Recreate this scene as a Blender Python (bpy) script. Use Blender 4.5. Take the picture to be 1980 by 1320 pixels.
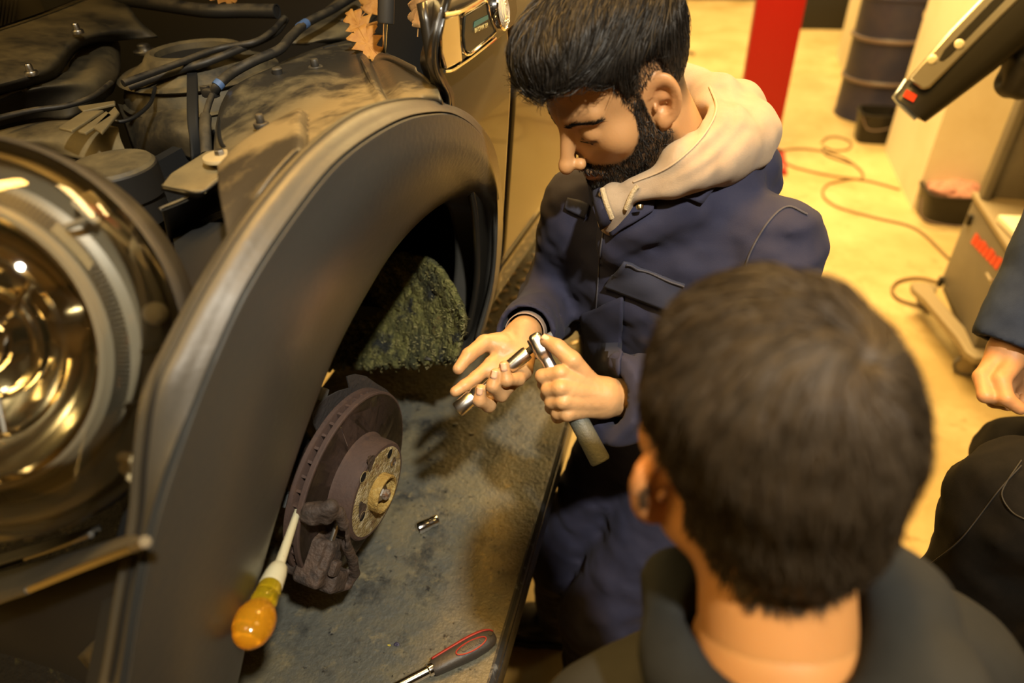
import bpy, bmesh, math, random
import numpy as np
from mathutils import Vector, Matrix, Euler
random.seed(7); np.random.seed(7)
for o in list(bpy.data.objects): bpy.data.objects.remove(o)
SC = bpy.context.scene
C = SC.collection
# ------------------------------------------------------------------ camera (24 mm lens, eye level 1.88 m, looking down and a little left)
H = 1.88
FPX, CX, CY = 1320.0, 990.0, 660.0
_d = np.array([75, 1800, 1320.0]); _d /= np.linalg.norm(_d)
_v = np.array([438, -988, 1320.0]); _v -= _d * _v.dot(_d); _v /= np.linalg.norm(_v)
RC = np.array([np.cross(_d, _v), _v, -_d])            # rows: world axes seen from the camera (x right, y down, z forward)
O = np.array([0, 0, H])
cam = bpy.data.cameras.new('camera'); cam_o = bpy.data.objects.new('camera', cam); C.objects.link(cam_o)
M = Matrix.Identity(4)
for i in range(3):
    M[i][0] = RC[i][0]; M[i][1] = -RC[i][1]; M[i][2] = -RC[i][2]; M[i][3] = O[i]
cam_o.matrix_world = M
cam.sensor_width = 36; cam.lens = 24; cam.clip_start = 0.02
cam.dof.use_dof = True; cam.dof.focus_distance = 1.02; cam.dof.aperture_fstop = 2.2
SC.camera = cam_o
# ------------------------------------------------------------------ world, lights, exposure
W = bpy.data.worlds.new('world'); SC.world = W; W.use_nodes = True
W.node_tree.nodes['Background'].inputs[0].default_value = (1.0, 0.62, 0.22, 1)
W.node_tree.nodes['Background'].inputs[1].default_value = 0.004
def light(name, kind, loc, energy, col, size=0.2, aim=None, spot=None, sy=None, blend=0.5):
    l = bpy.data.lights.new(name, kind); l.energy = energy; l.color = col
    if kind == 'AREA':
        l.size = size
        if sy: l.shape = 'RECTANGLE'; l.size_y = sy
    else: l.shadow_soft_size = size
    if spot: l.spot_size = math.radians(spot); l.spot_blend = blend
    o = bpy.data.objects.new(name, l); C.objects.link(o); o.location = loc
    if aim is not None:
        o.rotation_euler = (Vector(aim) - Vector(loc)).to_track_quat('-Z', 'Y').to_euler()
    return o
WARM = (1.0, 0.66, 0.24); AMBER = (1.0, 0.52, 0.11); COOL = (1.0, 0.92, 0.76)
light('key_lamp', 'SPOT', (0.60, -0.34, 3.14), 420, COOL, 0.05, (-0.20, 0.98, 1.2), 50, blend=.9)
light('ceiling_light_near', 'AREA', (-0.36, 1.2, 4.0), 190, AMBER, 0.30, (-0.36, 1.2, 0), sy=1.6)
light('added_light_bay', 'AREA', (-1.5, -0.9, 3.9), 90, WARM, 0.9, (-1.1, 0.3, 1.4), sy=1.8)  # unseen lamp added to brighten the engine bay and show in the headlight reflector
light('ceiling_light_far', 'AREA', (0.3, 4.2, 4.0), 500, WARM, 1.0, (0.9, 4.6, 0), sy=3.0)
light('ceiling_light_end', 'AREA', (0.4, 8.6, 4.0), 360, WARM, 1.0, (0.6, 8.8, 0), sy=2.0)
light('added_fill_right', 'AREA', (2.0, 1.5, 4.0), 28, WARM, 0.6, (0.6, 1.3, 0), sy=1.6)  # warm fill added to lift the dark floor and boots beside the ramp
SC.view_settings.view_transform = 'Standard'; SC.view_settings.look = 'None'
SC.view_settings.exposure = -0.12; SC.view_settings.gamma = 1.0; SC.view_settings.use_curve_mapping = False
# ------------------------------------------------------------------ measuring helpers: a sight line cut with a plane of the place
def ray(px, py): return RC @ np.array([(px - CX) / FPX, (py - CY) / FPX, 1.0])
def PD(px, py, D): return O + D * ray(px, py)
def PX(px, py, x): r = ray(px, py); return O + r * (x / r[0])
def PY(px, py, y): r = ray(px, py); return O + r * (y / r[1])
def PZ(px, py, z): r = ray(px, py); return O + r * ((z - H) / r[2])
def PC(px, py, off=0.0):                               # plane of the car's flank
    a = -.42 + off; r = ray(px, py); t = (a + .1 * (H - 1.2)) / (r[0] - .08 * r[1] - .1 * r[2]); return O + t * r
def pix(p):
    c = RC.T @ (np.asarray(p, float) - O); return CX + FPX * c[0] / c[2], CY + FPX * c[1] / c[2], c[2]
# ------------------------------------------------------------------ object helpers
def tag(o, label, cat=None, group=None, kind=None):
    if label: o['label'] = label
    if cat: o['category'] = cat
    if group: o['group'] = group
    if kind: o['kind'] = kind
    return o
def empty(name, loc=(0, 0, 0), label=None, cat=None, group=None, parent=None):
    o = bpy.data.objects.new(name, None); C.objects.link(o); o.location = Vector(loc); o.empty_display_size = .05
    if parent is not None: setpar(o, parent)
    return tag(o, label, cat, group)
def wm(o):                                             # world matrix without waiting for the depsgraph
    m = o.matrix_basis.copy()
    return wm(o.parent) @ o.matrix_parent_inverse @ m if o.parent else m
def setpar(o, parent):
    o.parent = parent; o.matrix_parent_inverse = wm(parent).inverted()
def mk(name, verts, faces, mat=None, parent=None, smooth=True, angle=None):
    me = bpy.data.meshes.new(name)
    me.from_pydata([tuple(float(c) for c in v) for v in verts], [], [tuple(int(i) for i in f) for f in faces])
    me.update()
    if smooth: me.polygons.foreach_set('use_smooth', np.ones(len(me.polygons), bool))
    o = bpy.data.objects.new(name, me); C.objects.link(o)
    if mat is not None: me.materials.append(mat)
    if smooth and angle: sharp(me, angle)
    if parent is not None: setpar(o, parent)
    return o
def sharp(me, angle):
    bm = bmesh.new(); bm.from_mesh(me)
    for e in bm.edges:
        if len(e.link_faces) == 2 and e.calc_face_angle(0) > math.radians(angle): e.smooth = False
    bm.to_mesh(me); bm.free()
class MB:
    """collects shapes; build() makes them one mesh"""
    def __init__(s): s.v = []; s.f = []
    def add(s, v, f):
        n = len(s.v); s.v += [tuple(map(float, p)) for p in v]; s.f += [tuple(int(i) + n for i in q) for q in f]; return s
    def build(s, name, mat=None, parent=None, smooth=True, angle=35): return mk(name, s.v, s.f, mat, parent, smooth, angle)
    def box(s, c, size, R=None, bev=0.0):
        c = np.asarray(c, float); h = np.asarray(size, float) / 2; R = np.eye(3) if R is None else np.asarray(R)
        if bev <= 0:
            v = [c + R @ (h * np.array(k)) for k in [(-1,-1,-1),(1,-1,-1),(1,1,-1),(-1,1,-1),(-1,-1,1),(1,-1,1),(1,1,1),(-1,1,1)]]
            return s.add(v, [(0,3,2,1),(4,5,6,7),(0,1,5,4),(1,2,6,5),(2,3,7,6),(3,0,4,7)])
        bm = bmesh.new(); bmesh.ops.create_cube(bm, size=1)
        for q in bm.verts: q.co = Vector((q.co.x * 2 * h[0], q.co.y * 2 * h[1], q.co.z * 2 * h[2]))
        bmesh.ops.bevel(bm, geom=bm.edges[:], offset=bev, segments=2, affect='EDGES', profile=.6)
        v = [c + R @ np.array(q.co) for q in bm.verts]; f = [[w.index for w in p.verts] for p in bm.faces]; bm.free()
        return s.add(v, f)
    def tube(s, pts, r, n=10, cap=True, closed=False):
        pts = np.asarray(pts, float); m = len(pts); r = np.full(m, r) if np.isscalar(r) else np.asarray(r, float)
        T = np.gradient(pts, axis=0) if not closed else np.roll(pts, -1, 0) - np.roll(pts, 1, 0)
        T /= np.linalg.norm(T, axis=1)[:, None] + 1e-12
        u = np.cross(T[0], [0, 0, 1.0]); u = u if np.linalg.norm(u) > .1 else np.cross(T[0], [1.0, 0, 0]); u /= np.linalg.norm(u)
        V = []
        for i in range(m):
            u = u - T[i] * u.dot(T[i]); u /= np.linalg.norm(u) + 1e-12; w = np.cross(T[i], u)
            for k in range(n):
                a = 2 * math.pi * k / n; V.append(pts[i] + r[i] * (math.cos(a) * u + math.sin(a) * w))
        Fc = []
        for i in range(m if closed else m - 1):
            j = (i + 1) % m
            for k in range(n):
                Fc.append((i*n+k, i*n+(k+1) % n, j*n+(k+1) % n, j*n+k))
        if cap and not closed:
            Fc.append(tuple(range(n - 1, -1, -1))); Fc.append(tuple((m-1)*n + k for k in range(n)))
        return s.add(V, Fc)
    def lathe(s, prof, o=(0,0,0), ax=(0,0,1), n=48, closed=False, ref=None, a0=0, a1=2*math.pi):
        """prof: (radius, height) pairs turned about the axis ax through o"""
        ax = np.asarray(ax, float); ax = ax / np.linalg.norm(ax); o = np.asarray(o, float)
        u = np.asarray(ref, float) if ref is not None else (np.array([0,0,1.0]) if abs(ax[2]) < .9 else np.array([1.0,0,0]))
        u = u - ax * u.dot(ax); u /= np.linalg.norm(u); w = np.cross(ax, u); full = abs(a1 - a0 - 2*math.pi) < 1e-6
        V = []; m = n if full else n + 1
        for (r, h) in prof:
            for k in range(m):
                a = a0 + (a1 - a0) * k / n; V.append(o + ax * h + r * (math.cos(a) * u + math.sin(a) * w))
        Fc = []; L = len(prof)
        for i in range(L if closed else L - 1):
            j = (i + 1) % L
            for k in range(n if full else n):
                k2 = (k + 1) % m; Fc.append((i*m+k, i*m+k2, j*m+k2, j*m+k))
        if not closed and full:
            if prof[0][0] > 1e-6: Fc.append(tuple(range(m - 1, -1, -1)))
            if prof[-1][0] > 1e-6: Fc.append(tuple((L-1)*m + k for k in range(m)))
        return s.add(V, Fc)
    def prism(s, pts, off):
        """flat outline pts (3D) extruded by the vector off"""
        n = len(pts); pts = [np.asarray(p, float) for p in pts]; off = np.asarray(off, float)
        return s.add(pts + [p + off for p in pts], [tuple(range(n - 1, -1, -1)), tuple(range(n, 2*n))] + [(i, (i+1) % n, n+(i+1) % n, n+i) for i in range(n)])
def cr(pts, n, closed=False):
    """Catmull-Rom through pts, n samples"""
    P = np.asarray(pts, float); m = len(P)
    if m == 2: return np.array([P[0] + (P[1]-P[0]) * t for t in np.linspace(0, 1, n)])
    if closed: E = np.vstack([P[-1], P, P[0], P[1]]); segs = m
    else: E = np.vstack([2*P[0]-P[1], P, 2*P[-1]-P[-2]]); segs = m - 1
    out = []
    for t in np.linspace(0, segs, n, endpoint=not closed):
        i = min(int(t), segs - 1); f = t - i; a, b, c, d = E[i], E[i+1], E[i+2], E[i+3]
        out.append(.5 * ((2*b) + (-a+c)*f + (2*a-5*b+4*c-d)*f*f + (-a+3*b-3*c+d)*f**3))
    return np.array(out)
def grid_faces(nu, nv, cu=False):
    F = []
    for i in range(nu if cu else nu - 1):
        for j in range(nv - 1):
            a = i*nv + j; b = ((i+1) % nu)*nv + j; F.append((a, b, b+1, a+1))
    return F
def loft(rows, nu, nv, thick=None, cu=False):
    """rows of 3-D points -> smooth grid; thick = (3,) vector or scalar for a shell"""
    R = [cr(r, nv) for r in rows]
    R = np.array(R); G = np.array([cr(R[:, j], nu, cu) for j in range(nv)]).transpose(1, 0, 2)
    V = G.reshape(-1, 3); F = grid_faces(nu, nv, cu)
    return V, F, G
def shell(o, t, off=-1):
    m = o.modifiers.new('thickness', 'SOLIDIFY'); m.thickness = t; m.offset = off; return o
def subsurf(o, k=1):
    m = o.modifiers.new('smooth', 'SUBSURF'); m.levels = k; m.render_levels = k; return o
def bevel(o, w, k=2):
    m = o.modifiers.new('bevel', 'BEVEL'); m.width = w; m.segments = k; m.limit_method = 'ANGLE'; m.angle_limit = math.radians(40); return o
def frame(z, x=None):
    """3x3 with columns x, y, z, z along the given direction"""
    z = np.asarray(z, float); z = z / np.linalg.norm(z)
    x = np.asarray(x, float) if x is not None else (np.array([1.0,0,0]) if abs(z[0]) < .9 else np.array([0,1.0,0]))
    x = x - z * x.dot(z); x /= np.linalg.norm(x); return np.column_stack([x, np.cross(z, x), z])
# ------------------------------------------------------------------ materials
def mat(name, col, rough=.5, metal=0, col2=None, scale=8, lo=.4, hi=.6, bump=0, bscale=60, spec=.5, emit=0, trans=0, ior=1.45, sss=0, coat=0, attr=None, detail=5, rough2=None, sheen=0, alpha=1, stretch=None):
    m = bpy.data.materials.new(name); m.use_nodes = True; N = m.node_tree.nodes; L = m.node_tree.links; b = N['Principled BSDF']
    b.inputs['Base Color'].default_value = (*col, 1); b.inputs['Roughness'].default_value = rough; b.inputs['Metallic'].default_value = metal
    b.inputs['Specular IOR Level'].default_value = spec; b.inputs['IOR'].default_value = ior
    if trans: b.inputs['Transmission Weight'].default_value = trans
    if alpha < 1: b.inputs['Alpha'].default_value = alpha
    if sss: b.inputs['Subsurface Weight'].default_value = sss; b.inputs['Subsurface Radius'].default_value = (.012, .005, .002); b.inputs['Subsurface Scale'].default_value = .6
    if coat: b.inputs['Coat Weight'].default_value = coat; b.inputs['Coat Roughness'].default_value = .04
    if sheen: b.inputs['Sheen Weight'].default_value = sheen; b.inputs['Sheen Roughness'].default_value = .5
    if emit: b.inputs['Emission Color'].default_value = (*col, 1); b.inputs['Emission Strength'].default_value = emit
    tc = N.new('ShaderNodeTexCoord'); src = tc.outputs['Object']
    if stretch:
        mp = N.new('ShaderNodeMapping'); mp.inputs['Scale'].default_value = stretch; L.new(src, mp.inputs[0]); src = mp.outputs[0]
    colout = None
    if attr:
        a = N.new('ShaderNodeAttribute'); a.attribute_name = attr; colout = a.outputs['Color']; L.new(colout, b.inputs['Base Color'])
    if col2 is not None:
        t = N.new('ShaderNodeTexNoise'); t.inputs['Scale'].default_value = scale; t.inputs['Detail'].default_value = detail; t.inputs['Roughness'].default_value = .62
        L.new(src, t.inputs['Vector'])
        mr = N.new('ShaderNodeMapRange'); mr.inputs[1].default_value = lo; mr.inputs[2].default_value = hi; L.new(t.outputs['Fac'], mr.inputs[0])
        mx = N.new('ShaderNodeMix'); mx.data_type = 'RGBA'; mx.inputs[6].default_value = (*col, 1); mx.inputs[7].default_value = (*col2, 1)
        L.new(mr.outputs[0], mx.inputs[0]); L.new(mx.outputs[2], b.inputs['Base Color'])
        if rough2 is not None:
            rr = N.new('ShaderNodeMapRange'); rr.inputs[3].default_value = rough; rr.inputs[4].default_value = rough2; L.new(mr.outputs[0], rr.inputs[0]); L.new(rr.outputs[0], b.inputs['Roughness'])
    if bump:
        t2 = N.new('ShaderNodeTexNoise'); t2.inputs['Scale'].default_value = bscale; t2.inputs['Detail'].default_value = 4; L.new(src, t2.inputs['Vector'])
        bp = N.new('ShaderNodeBump'); bp.inputs['Strength'].default_value = bump; bp.inputs['Distance'].default_value = .01; L.new(t2.outputs['Fac'], bp.inputs['Height']); L.new(bp.outputs[0], b.inputs['Normal'])
    m.diffuse_color = (*col, 1)
    return m
def layered(name, base, layers, rough=.6, bump=0, bscale=40, metal=0, spec=.4):
    """several noise-masked colours over a base: layers = (colour, scale, lo, hi[, stretch])"""
    m = mat(name, base, rough, metal, bump=bump, bscale=bscale, spec=spec); N = m.node_tree.nodes; L = m.node_tree.links; b = N['Principled BSDF']
    tc = N.new('ShaderNodeTexCoord'); prev = None
    for i, l in enumerate(layers):
        mp = N.new('ShaderNodeMapping'); mp.inputs['Location'].default_value = (i*3.7, i*1.3, i*5.1); L.new(tc.outputs['Object'], mp.inputs[0])
        if len(l) > 4: mp.inputs['Scale'].default_value = l[4]
        t = N.new('ShaderNodeTexNoise'); t.inputs['Scale'].default_value = l[1]; t.inputs['Detail'].default_value = 7; t.inputs['Roughness'].default_value = .65; L.new(mp.outputs[0], t.inputs['Vector'])
        mr = N.new('ShaderNodeMapRange'); mr.inputs[1].default_value = l[2]; mr.inputs[2].default_value = l[3]; L.new(t.outputs['Fac'], mr.inputs[0])
        mx = N.new('ShaderNodeMix'); mx.data_type = 'RGBA'; mx.inputs[7].default_value = (*l[0], 1)
        if prev is None: mx.inputs[6].default_value = (*base, 1)
        else: L.new(prev, mx.inputs[6])
        L.new(mr.outputs[0], mx.inputs[0]); prev = mx.outputs[2]
    L.new(prev, b.inputs['Base Color'])
    return m
# ------------------------------------------------------------------ implicit surfaces (for bodies, hands, cloth, cast parts)
def smin(a, b, k):
    h = np.clip(.5 + .5 * (b - a) / k, 0, 1); return b * (1 - h) + a * h - k * h * (1 - h)
def smax(a, b, k): return -smin(-a, -b, k)
def sph(p, c, r): return np.linalg.norm(p - np.asarray(c, float), axis=1) - r
def ell(p, c, r, R=None):
    q = p - np.asarray(c, float)
    if R is not None: q = q @ np.asarray(R)            # columns of R are the ellipsoid's axes
    r = np.asarray(r, float); k0 = np.linalg.norm(q / r, axis=1); k1 = np.linalg.norm(q / (r * r), axis=1) + 1e-9
    return k0 * (k0 - 1) / k1
def cap(p, a, b, ra, rb=None):
    rb = ra if rb is None else rb; a = np.asarray(a, float); b = np.asarray(b, float); ba = b - a
    t = np.clip(((p - a) @ ba) / (ba @ ba + 1e-12), 0, 1)
    return np.linalg.norm(p - a - t[:, None] * ba, axis=1) - (ra + (rb - ra) * t)
def rbox(p, c, h, r=0.005, R=None):
    q = p - np.asarray(c, float)
    if R is not None: q = q @ np.asarray(R)
    q = np.abs(q) - (np.asarray(h, float) - r)
    return np.linalg.norm(np.maximum(q, 0), axis=1) + np.minimum(q.max(axis=1), 0) - r
def chain(p, pts, rs, k=.01):
    d = None
    for i in range(len(pts) - 1):
        e = cap(p, pts[i], pts[i+1], rs[i], rs[i+1]); d = e if d is None else smin(d, e, k)
    return d
_hash = np.random.RandomState(3).rand(32, 32, 32)
def vnoise(p, s):
    q = p * s; i = np.floor(q).astype(int); f = q - i; f = f * f * (3 - 2 * f); out = 0
    for dx in (0, 1):
        for dy in (0, 1):
            for dz in (0, 1):
                w = (f[:, 0] if dx else 1 - f[:, 0]) * (f[:, 1] if dy else 1 - f[:, 1]) * (f[:, 2] if dz else 1 - f[:, 2])
                out = out + w * _hash[(i[:, 0] + dx) % 32, (i[:, 1] + dy) % 32, (i[:, 2] + dz) % 32]
    return out - .5
def surfnet(f, lo, hi, h, B=8):
    lo = np.asarray(lo, float); hi = np.asarray(hi, float); n = np.ceil((hi - lo) / h).astype(int); n = ((n + B - 1) // B) * B
    nb = n // B; g = [lo[i] + h * B * (np.arange(nb[i]) + .5) for i in range(3)]
    cc = np.stack(np.meshgrid(*g, indexing='ij'), -1).reshape(-1, 3); fc = f(cc)
    act = np.abs(fc) < h * B * 1.25; F = np.empty(tuple(n + 1))
    Fc = fc.reshape(nb); F[:n[0], :n[1], :n[2]] = np.repeat(np.repeat(np.repeat(Fc, B, 0), B, 1), B, 2)
    F[n[0]] = 1; F[:, n[1]] = 1; F[:, :, n[2]] = 1
    k = np.arange(B + 1); loc = np.stack(np.meshgrid(k, k, k, indexing='ij'), -1).reshape(-1, 3)
    ids = np.argwhere(act.reshape(nb)) * B
    for s in range(0, len(ids), 400):
        gi = (ids[s:s+400, None, :] + loc[None]).reshape(-1, 3); F[gi[:, 0], gi[:, 1], gi[:, 2]] = f(lo + gi * h)
    F[0] = np.maximum(F[0], 1e-4); F[-1] = np.maximum(F[-1], 1e-4); F[:, 0] = np.maximum(F[:, 0], 1e-4); F[:, -1] = np.maximum(F[:, -1], 1e-4); F[:, :, 0] = np.maximum(F[:, :, 0], 1e-4); F[:, :, -1] = np.maximum(F[:, :, -1], 1e-4)
    S = F < 0; nx, ny, nz = n
    cnt = sum(S[a:a+nx, b:b+ny, c:c+nz].astype(np.int8) for a in (0, 1) for b in (0, 1) for c in (0, 1))
    cell = (cnt > 0) & (cnt < 8); ci = np.argwhere(cell); idx = -np.ones(cell.shape, int); idx[cell] = np.arange(len(ci))
    acc = np.zeros((len(ci), 3)); num = np.zeros(len(ci)); cs = [(a, b, c) for a in (0, 1) for b in (0, 1) for c in (0, 1)]
    for a in cs:
        for ax in range(3):
            if a[ax]: continue
            b = list(a); b[ax] = 1; ia = ci + a; ib = ci + b
            fa = F[ia[:, 0], ia[:, 1], ia[:, 2]]; fb = F[ib[:, 0], ib[:, 1], ib[:, 2]]; x = (fa < 0) != (fb < 0)
            t = np.where(x, fa / np.where(x, fa - fb, 1), 0); pt = np.array(a) + t[:, None] * (np.array(b) - np.array(a))
            acc[x] += pt[x]; num[x] += 1
    V = lo + h * (ci + acc / np.maximum(num, 1)[:, None]); Q = []
    for ax in range(3):
        u, w = (ax + 1) % 3, (ax + 2) % 3; sl = [slice(1, n[i]) for i in range(3)]; sl[ax] = slice(0, n[ax]); s2 = list(sl); s2[ax] = slice(1, n[ax] + 1)
        A = S[tuple(sl)]; Bq = S[tuple(s2)]; e = np.argwhere(A != Bq)
        if not len(e): continue
        off = np.ones(3, int); off[ax] = 0; e = e + off; fl = S[e[:, 0], e[:, 1], e[:, 2]]
        def at(du, dw): q = e.copy(); q[:, u] -= du; q[:, w] -= dw; return idx[q[:, 0], q[:, 1], q[:, 2]]
        q = np.stack([at(1, 1), at(0, 1), at(0, 0), at(1, 0)], 1); q[~fl] = q[~fl][:, ::-1]; Q.append(q)
    return V, np.vstack(Q)
def sdf_obj(name, f, lo, hi, h, mat=None, parent=None, smooth_it=1, colour=None, more=()):
    """f meshed in the box lo..hi; more: further (f, lo, hi, h) regions of the same mesh"""
    V, Q = surfnet(f, lo, hi, h)
    for g in more:
        v, q = surfnet(*g); Q = np.vstack([Q, q + len(V)]); V = np.vstack([V, v])
    if smooth_it:
        e = np.vstack([Q[:, [0, 1]], Q[:, [1, 2]], Q[:, [2, 3]], Q[:, [3, 0]]]); c = np.bincount(e.ravel(), minlength=len(V))
        for _ in range(smooth_it):
            acc = np.stack([np.bincount(e[:, 0], V[e[:, 1], k], len(V)) + np.bincount(e[:, 1], V[e[:, 0], k], len(V)) for k in range(3)], 1)
            V = V * .5 + .5 * acc / np.maximum(c, 1)[:, None]
    me = bpy.data.meshes.new(name); me.vertices.add(len(V)); me.vertices.foreach_set('co', V.ravel()); me.loops.add(Q.size); me.loops.foreach_set('vertex_index', Q.ravel().astype(np.int32))
    me.polygons.add(len(Q)); me.polygons.foreach_set('loop_start', np.arange(0, Q.size, 4, dtype=np.int32)); me.polygons.foreach_set('loop_total', np.full(len(Q), 4, np.int32)); me.update(calc_edges=True)
    me.polygons.foreach_set('use_smooth', np.ones(len(Q), bool))
    if colour is not None:
        a = me.color_attributes.new('tone', 'FLOAT_COLOR', 'POINT'); a.data.foreach_set('color', np.c_[colour(V), np.ones(len(V))].ravel())
    o = bpy.data.objects.new(name, me); C.objects.link(o)
    if mat is not None: me.materials.append(mat)
    if parent is not None: setpar(o, parent)
    return o
def hits(f, pxy, d0=.3, d1=3.0, off=0.0):
    """first points of the implicit surface f on the sight lines, pushed out by off along the normals"""
    Rr = np.array([ray(x, y) for x, y in pxy]); ln = np.linalg.norm(Rr, axis=1); t = np.full(len(Rr), d0); live = np.ones(len(Rr), bool)
    for _ in range(90):
        k = np.where(live)[0]
        if not len(k): break
        v = f(O + t[k, None] * Rr[k]); t[k] += np.maximum(v * .75, 2e-4) / ln[k] * (v > 4e-4); live[k[(v <= 4e-4) | (t[k] > d1)]] = False
    P = O + t[:, None] * Rr; e = 1e-3; N_ = np.stack([f(P + e*k) - f(P - e*k) for k in np.eye(3)], 1); N_ /= np.linalg.norm(N_, axis=1)[:, None] + 1e-12
    return P + N_ * (off if np.isscalar(off) else np.asarray(off)[:, None]), N_
def hit(f, px, py, d0=.3, d1=3.0, off=0.0):
    P, N_ = hits(f, [(px, py)], d0, d1, off); return P[0], N_[0]
def to_mesh(t):
    me = bpy.data.meshes.new_from_object(t); o = bpy.data.objects.new(t.name, me); C.objects.link(o); o.matrix_basis = t.matrix_basis.copy(); o.parent = t.parent; o.matrix_parent_inverse = t.matrix_parent_inverse.copy(); nm = t.name; bpy.data.objects.remove(t); o.name = nm; return o
# ================================================================== the garage
m_floor = layered('worn_concrete', (.52, .41, .21), [((.40, .30, .13), 1.2, .42, .62), ((.62, .50, .28), 2.6, .5, .75), ((.33, .24, .10), 9, .60, .72), ((.20, .14, .07), 3.3, .70, .78)], .55, .08, 30)
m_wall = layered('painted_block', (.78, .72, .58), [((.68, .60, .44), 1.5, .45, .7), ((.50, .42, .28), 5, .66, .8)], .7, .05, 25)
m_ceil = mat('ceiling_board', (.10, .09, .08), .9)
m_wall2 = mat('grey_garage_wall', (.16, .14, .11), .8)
def slab(name, lo, hi, m, kind='structure', parent=None):
    lo = np.array(lo, float); hi = np.array(hi, float)
    o = MB().box((lo + hi) / 2, hi - lo).build(name, m, parent, smooth=False)
    if kind and parent is None: o['kind'] = kind
    return o
YB = float(PZ(1500, 0, 0)[1])
slab('floor', (-6, -4, -.1), (5.5, YB + .3, 0), m_floor)
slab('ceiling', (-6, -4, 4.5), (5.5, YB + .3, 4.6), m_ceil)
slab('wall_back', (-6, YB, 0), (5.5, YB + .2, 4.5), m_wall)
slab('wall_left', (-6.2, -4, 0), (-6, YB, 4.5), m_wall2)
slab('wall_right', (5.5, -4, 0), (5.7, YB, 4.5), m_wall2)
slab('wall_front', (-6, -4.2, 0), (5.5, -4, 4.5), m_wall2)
m_base = mat('dark_skirting', (.05, .045, .04), .6)
o = slab('baseboard_back', (-6, YB - .025, 0), (5.5, YB - .002, .14), m_base)
# white piers on the right
p0 = PZ(1708, 290, 0); p1 = PZ(1765, 405, 0)
slab('wall_pier', (1.30, p1[1], 0), (2.3, p0[1], 4.5), m_wall)
q0 = PZ(1641, 152, 0)
slab('wall_recess', (q0[0] - .02, q0[1], 0), (q0[0] + 1.6, q0[1] + .8, 4.5), m_wall)
# ================================================================== background things
m_red = mat('red_gloss_paint', (.32, .003, .003), .45)
pc = PZ(1412, 310, 0)
post = empty('lift_post', (pc[0] + .14, pc[1], 0), 'tall red painted lift post standing behind the person in the beige hood', 'lift post')
b = MB().box((pc[0] + .14, pc[1], 1.9), (.285, .22, 3.8), bev=.012); b.build('column', m_red, post)
b = MB().box((pc[0] + .14, pc[1], .012), (.46, .42, .024), bev=.004); b.build('base_plate', m_red, post)
for sx in (-1, 1):
    for sy in (-1, 1):
        MB().lathe([(0, .05), (.014, .05), (.014, .024), (.022, .024)], (pc[0] + .14 + sx*.19, pc[1] + sy*.17, 0), n=6).build('anchor_bolt', mat('bolt_zinc', (.4, .38, .33), .4, 1), post)
# blue drum
m_drum = mat('navy_drum_paint', (.030, .032, .075), .45, 0, (.05, .045, .08), 6, .45, .7)
m_drumband = mat('scuffed_drum_hoop', (.16, .12, .11), .5)
dc = PZ(1692, 236, 0); R0 = .285
drum = empty('oil_drum', (dc[0], dc[1] + .2, 0), 'dark blue steel drum standing between the white piers', 'drum')
prof = [(R0, 0), (R0, .01), (R0 - .006, .02), (R0 - .008, .28), (R0 + .006, .295), (R0 + .006, .305), (R0 - .008, .32), (R0 - .008, .58), (R0 + .006, .595), (R0 + .006, .605), (R0 - .008, .62), (R0 - .008, .86), (R0, .87), (R0, .885), (R0 - .012, .885), (R0 - .012, .87), (0, .87)]
cd = np.array([dc[0], dc[1] + .2, 0])
MB().lathe(prof, cd, n=40).build('drum_body', m_drum, drum)
for z in (.30, .60):
    MB().lathe([(R0 + .002, z - .014), (R0 + .009, z - .008), (R0 + .009, z + .008), (R0 + .002, z + .014)], cd, n=40).build('hoop', m_drumband, drum)
# paper label on the drum
lv = []; 
for zz in (.775, .815):
    for k in range(7):
        a = -1.22 + .42 * k / 6; lv.append(cd + [math.cos(a) * (R0 + .002), math.sin(a) * (R0 + .002), zz])
m_cream = mat('cream_label', (.7, .58, .38), .6)
MB().add(lv, grid_faces(2, 7)).build('label_sticker', m_cream, drum)
m_blk = mat('black_plastic', (.012, .011, .010), .45)
m_blk2 = mat('black_rubber', (.02, .018, .016), .7)
# dark pump unit on the drum
pu = empty('drum_pump', cd + [.08, .02, .885], 'black pump standing on the lid of the blue drum', 'pump')
b = MB().box(cd + [.10, .02, 1.02], (.3, .26, .26), bev=.03); b.build('pump_housing', m_blk, pu)
MB().lathe([(.03, 0), (.03, .2), (.045, .2), (.045, .24), (0, .24)], cd + [-.12, -.05, .885], n=16).build('spout', m_cream, pu)
# black bucket before the drum
def tub(name, c, wx, wy, h, label, cat, m, rz=0, taper=.86, th=.012):
    t = empty(name, (c[0], c[1], 0), label, cat); ca, sa = math.cos(rz), math.sin(rz); V = []
    rect = []
    for k in range(24):
        a = 2 * math.pi * k / 24; s = 4.0; x = math.copysign(abs(math.cos(a)) ** (2/s), math.cos(a)); y = math.copysign(abs(math.sin(a)) ** (2/s), math.sin(a)); rect.append((x, y))
    rings = [(taper*.98, 0.0), (taper, .004), (1, h), (1.05, h), (1.05, h + .012), (1 - th*2/wx, h + .012), (taper - th*2/wx, .014)]
    for (s, z) in rings:
        for x, y in rect: V.append((c[0] + ca*x*wx/2*s - sa*y*wy/2*s, c[1] + sa*x*wx/2*s + ca*y*wy/2*s, z))
    n = 24; F = [(i*n+k, i*n+(k+1) % n, (i+1)*n+(k+1) % n, (i+1)*n+k) for i in range(len(rings)-1) for k in range(n)] + [tuple(range(n-1, -1, -1)), tuple((len(rings)-1)*n+k for k in range(n))]
    MB().add(V, F).build('tub_shell', m, t, angle=50)
    return t
bc = PZ(1684, 280, 0)
bt = tub('black_bucket', (bc[0] + .02, bc[1] + .12), .27, .25, .2, 'small empty black bucket on the floor before the blue drum', 'bucket', m_blk)
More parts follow.
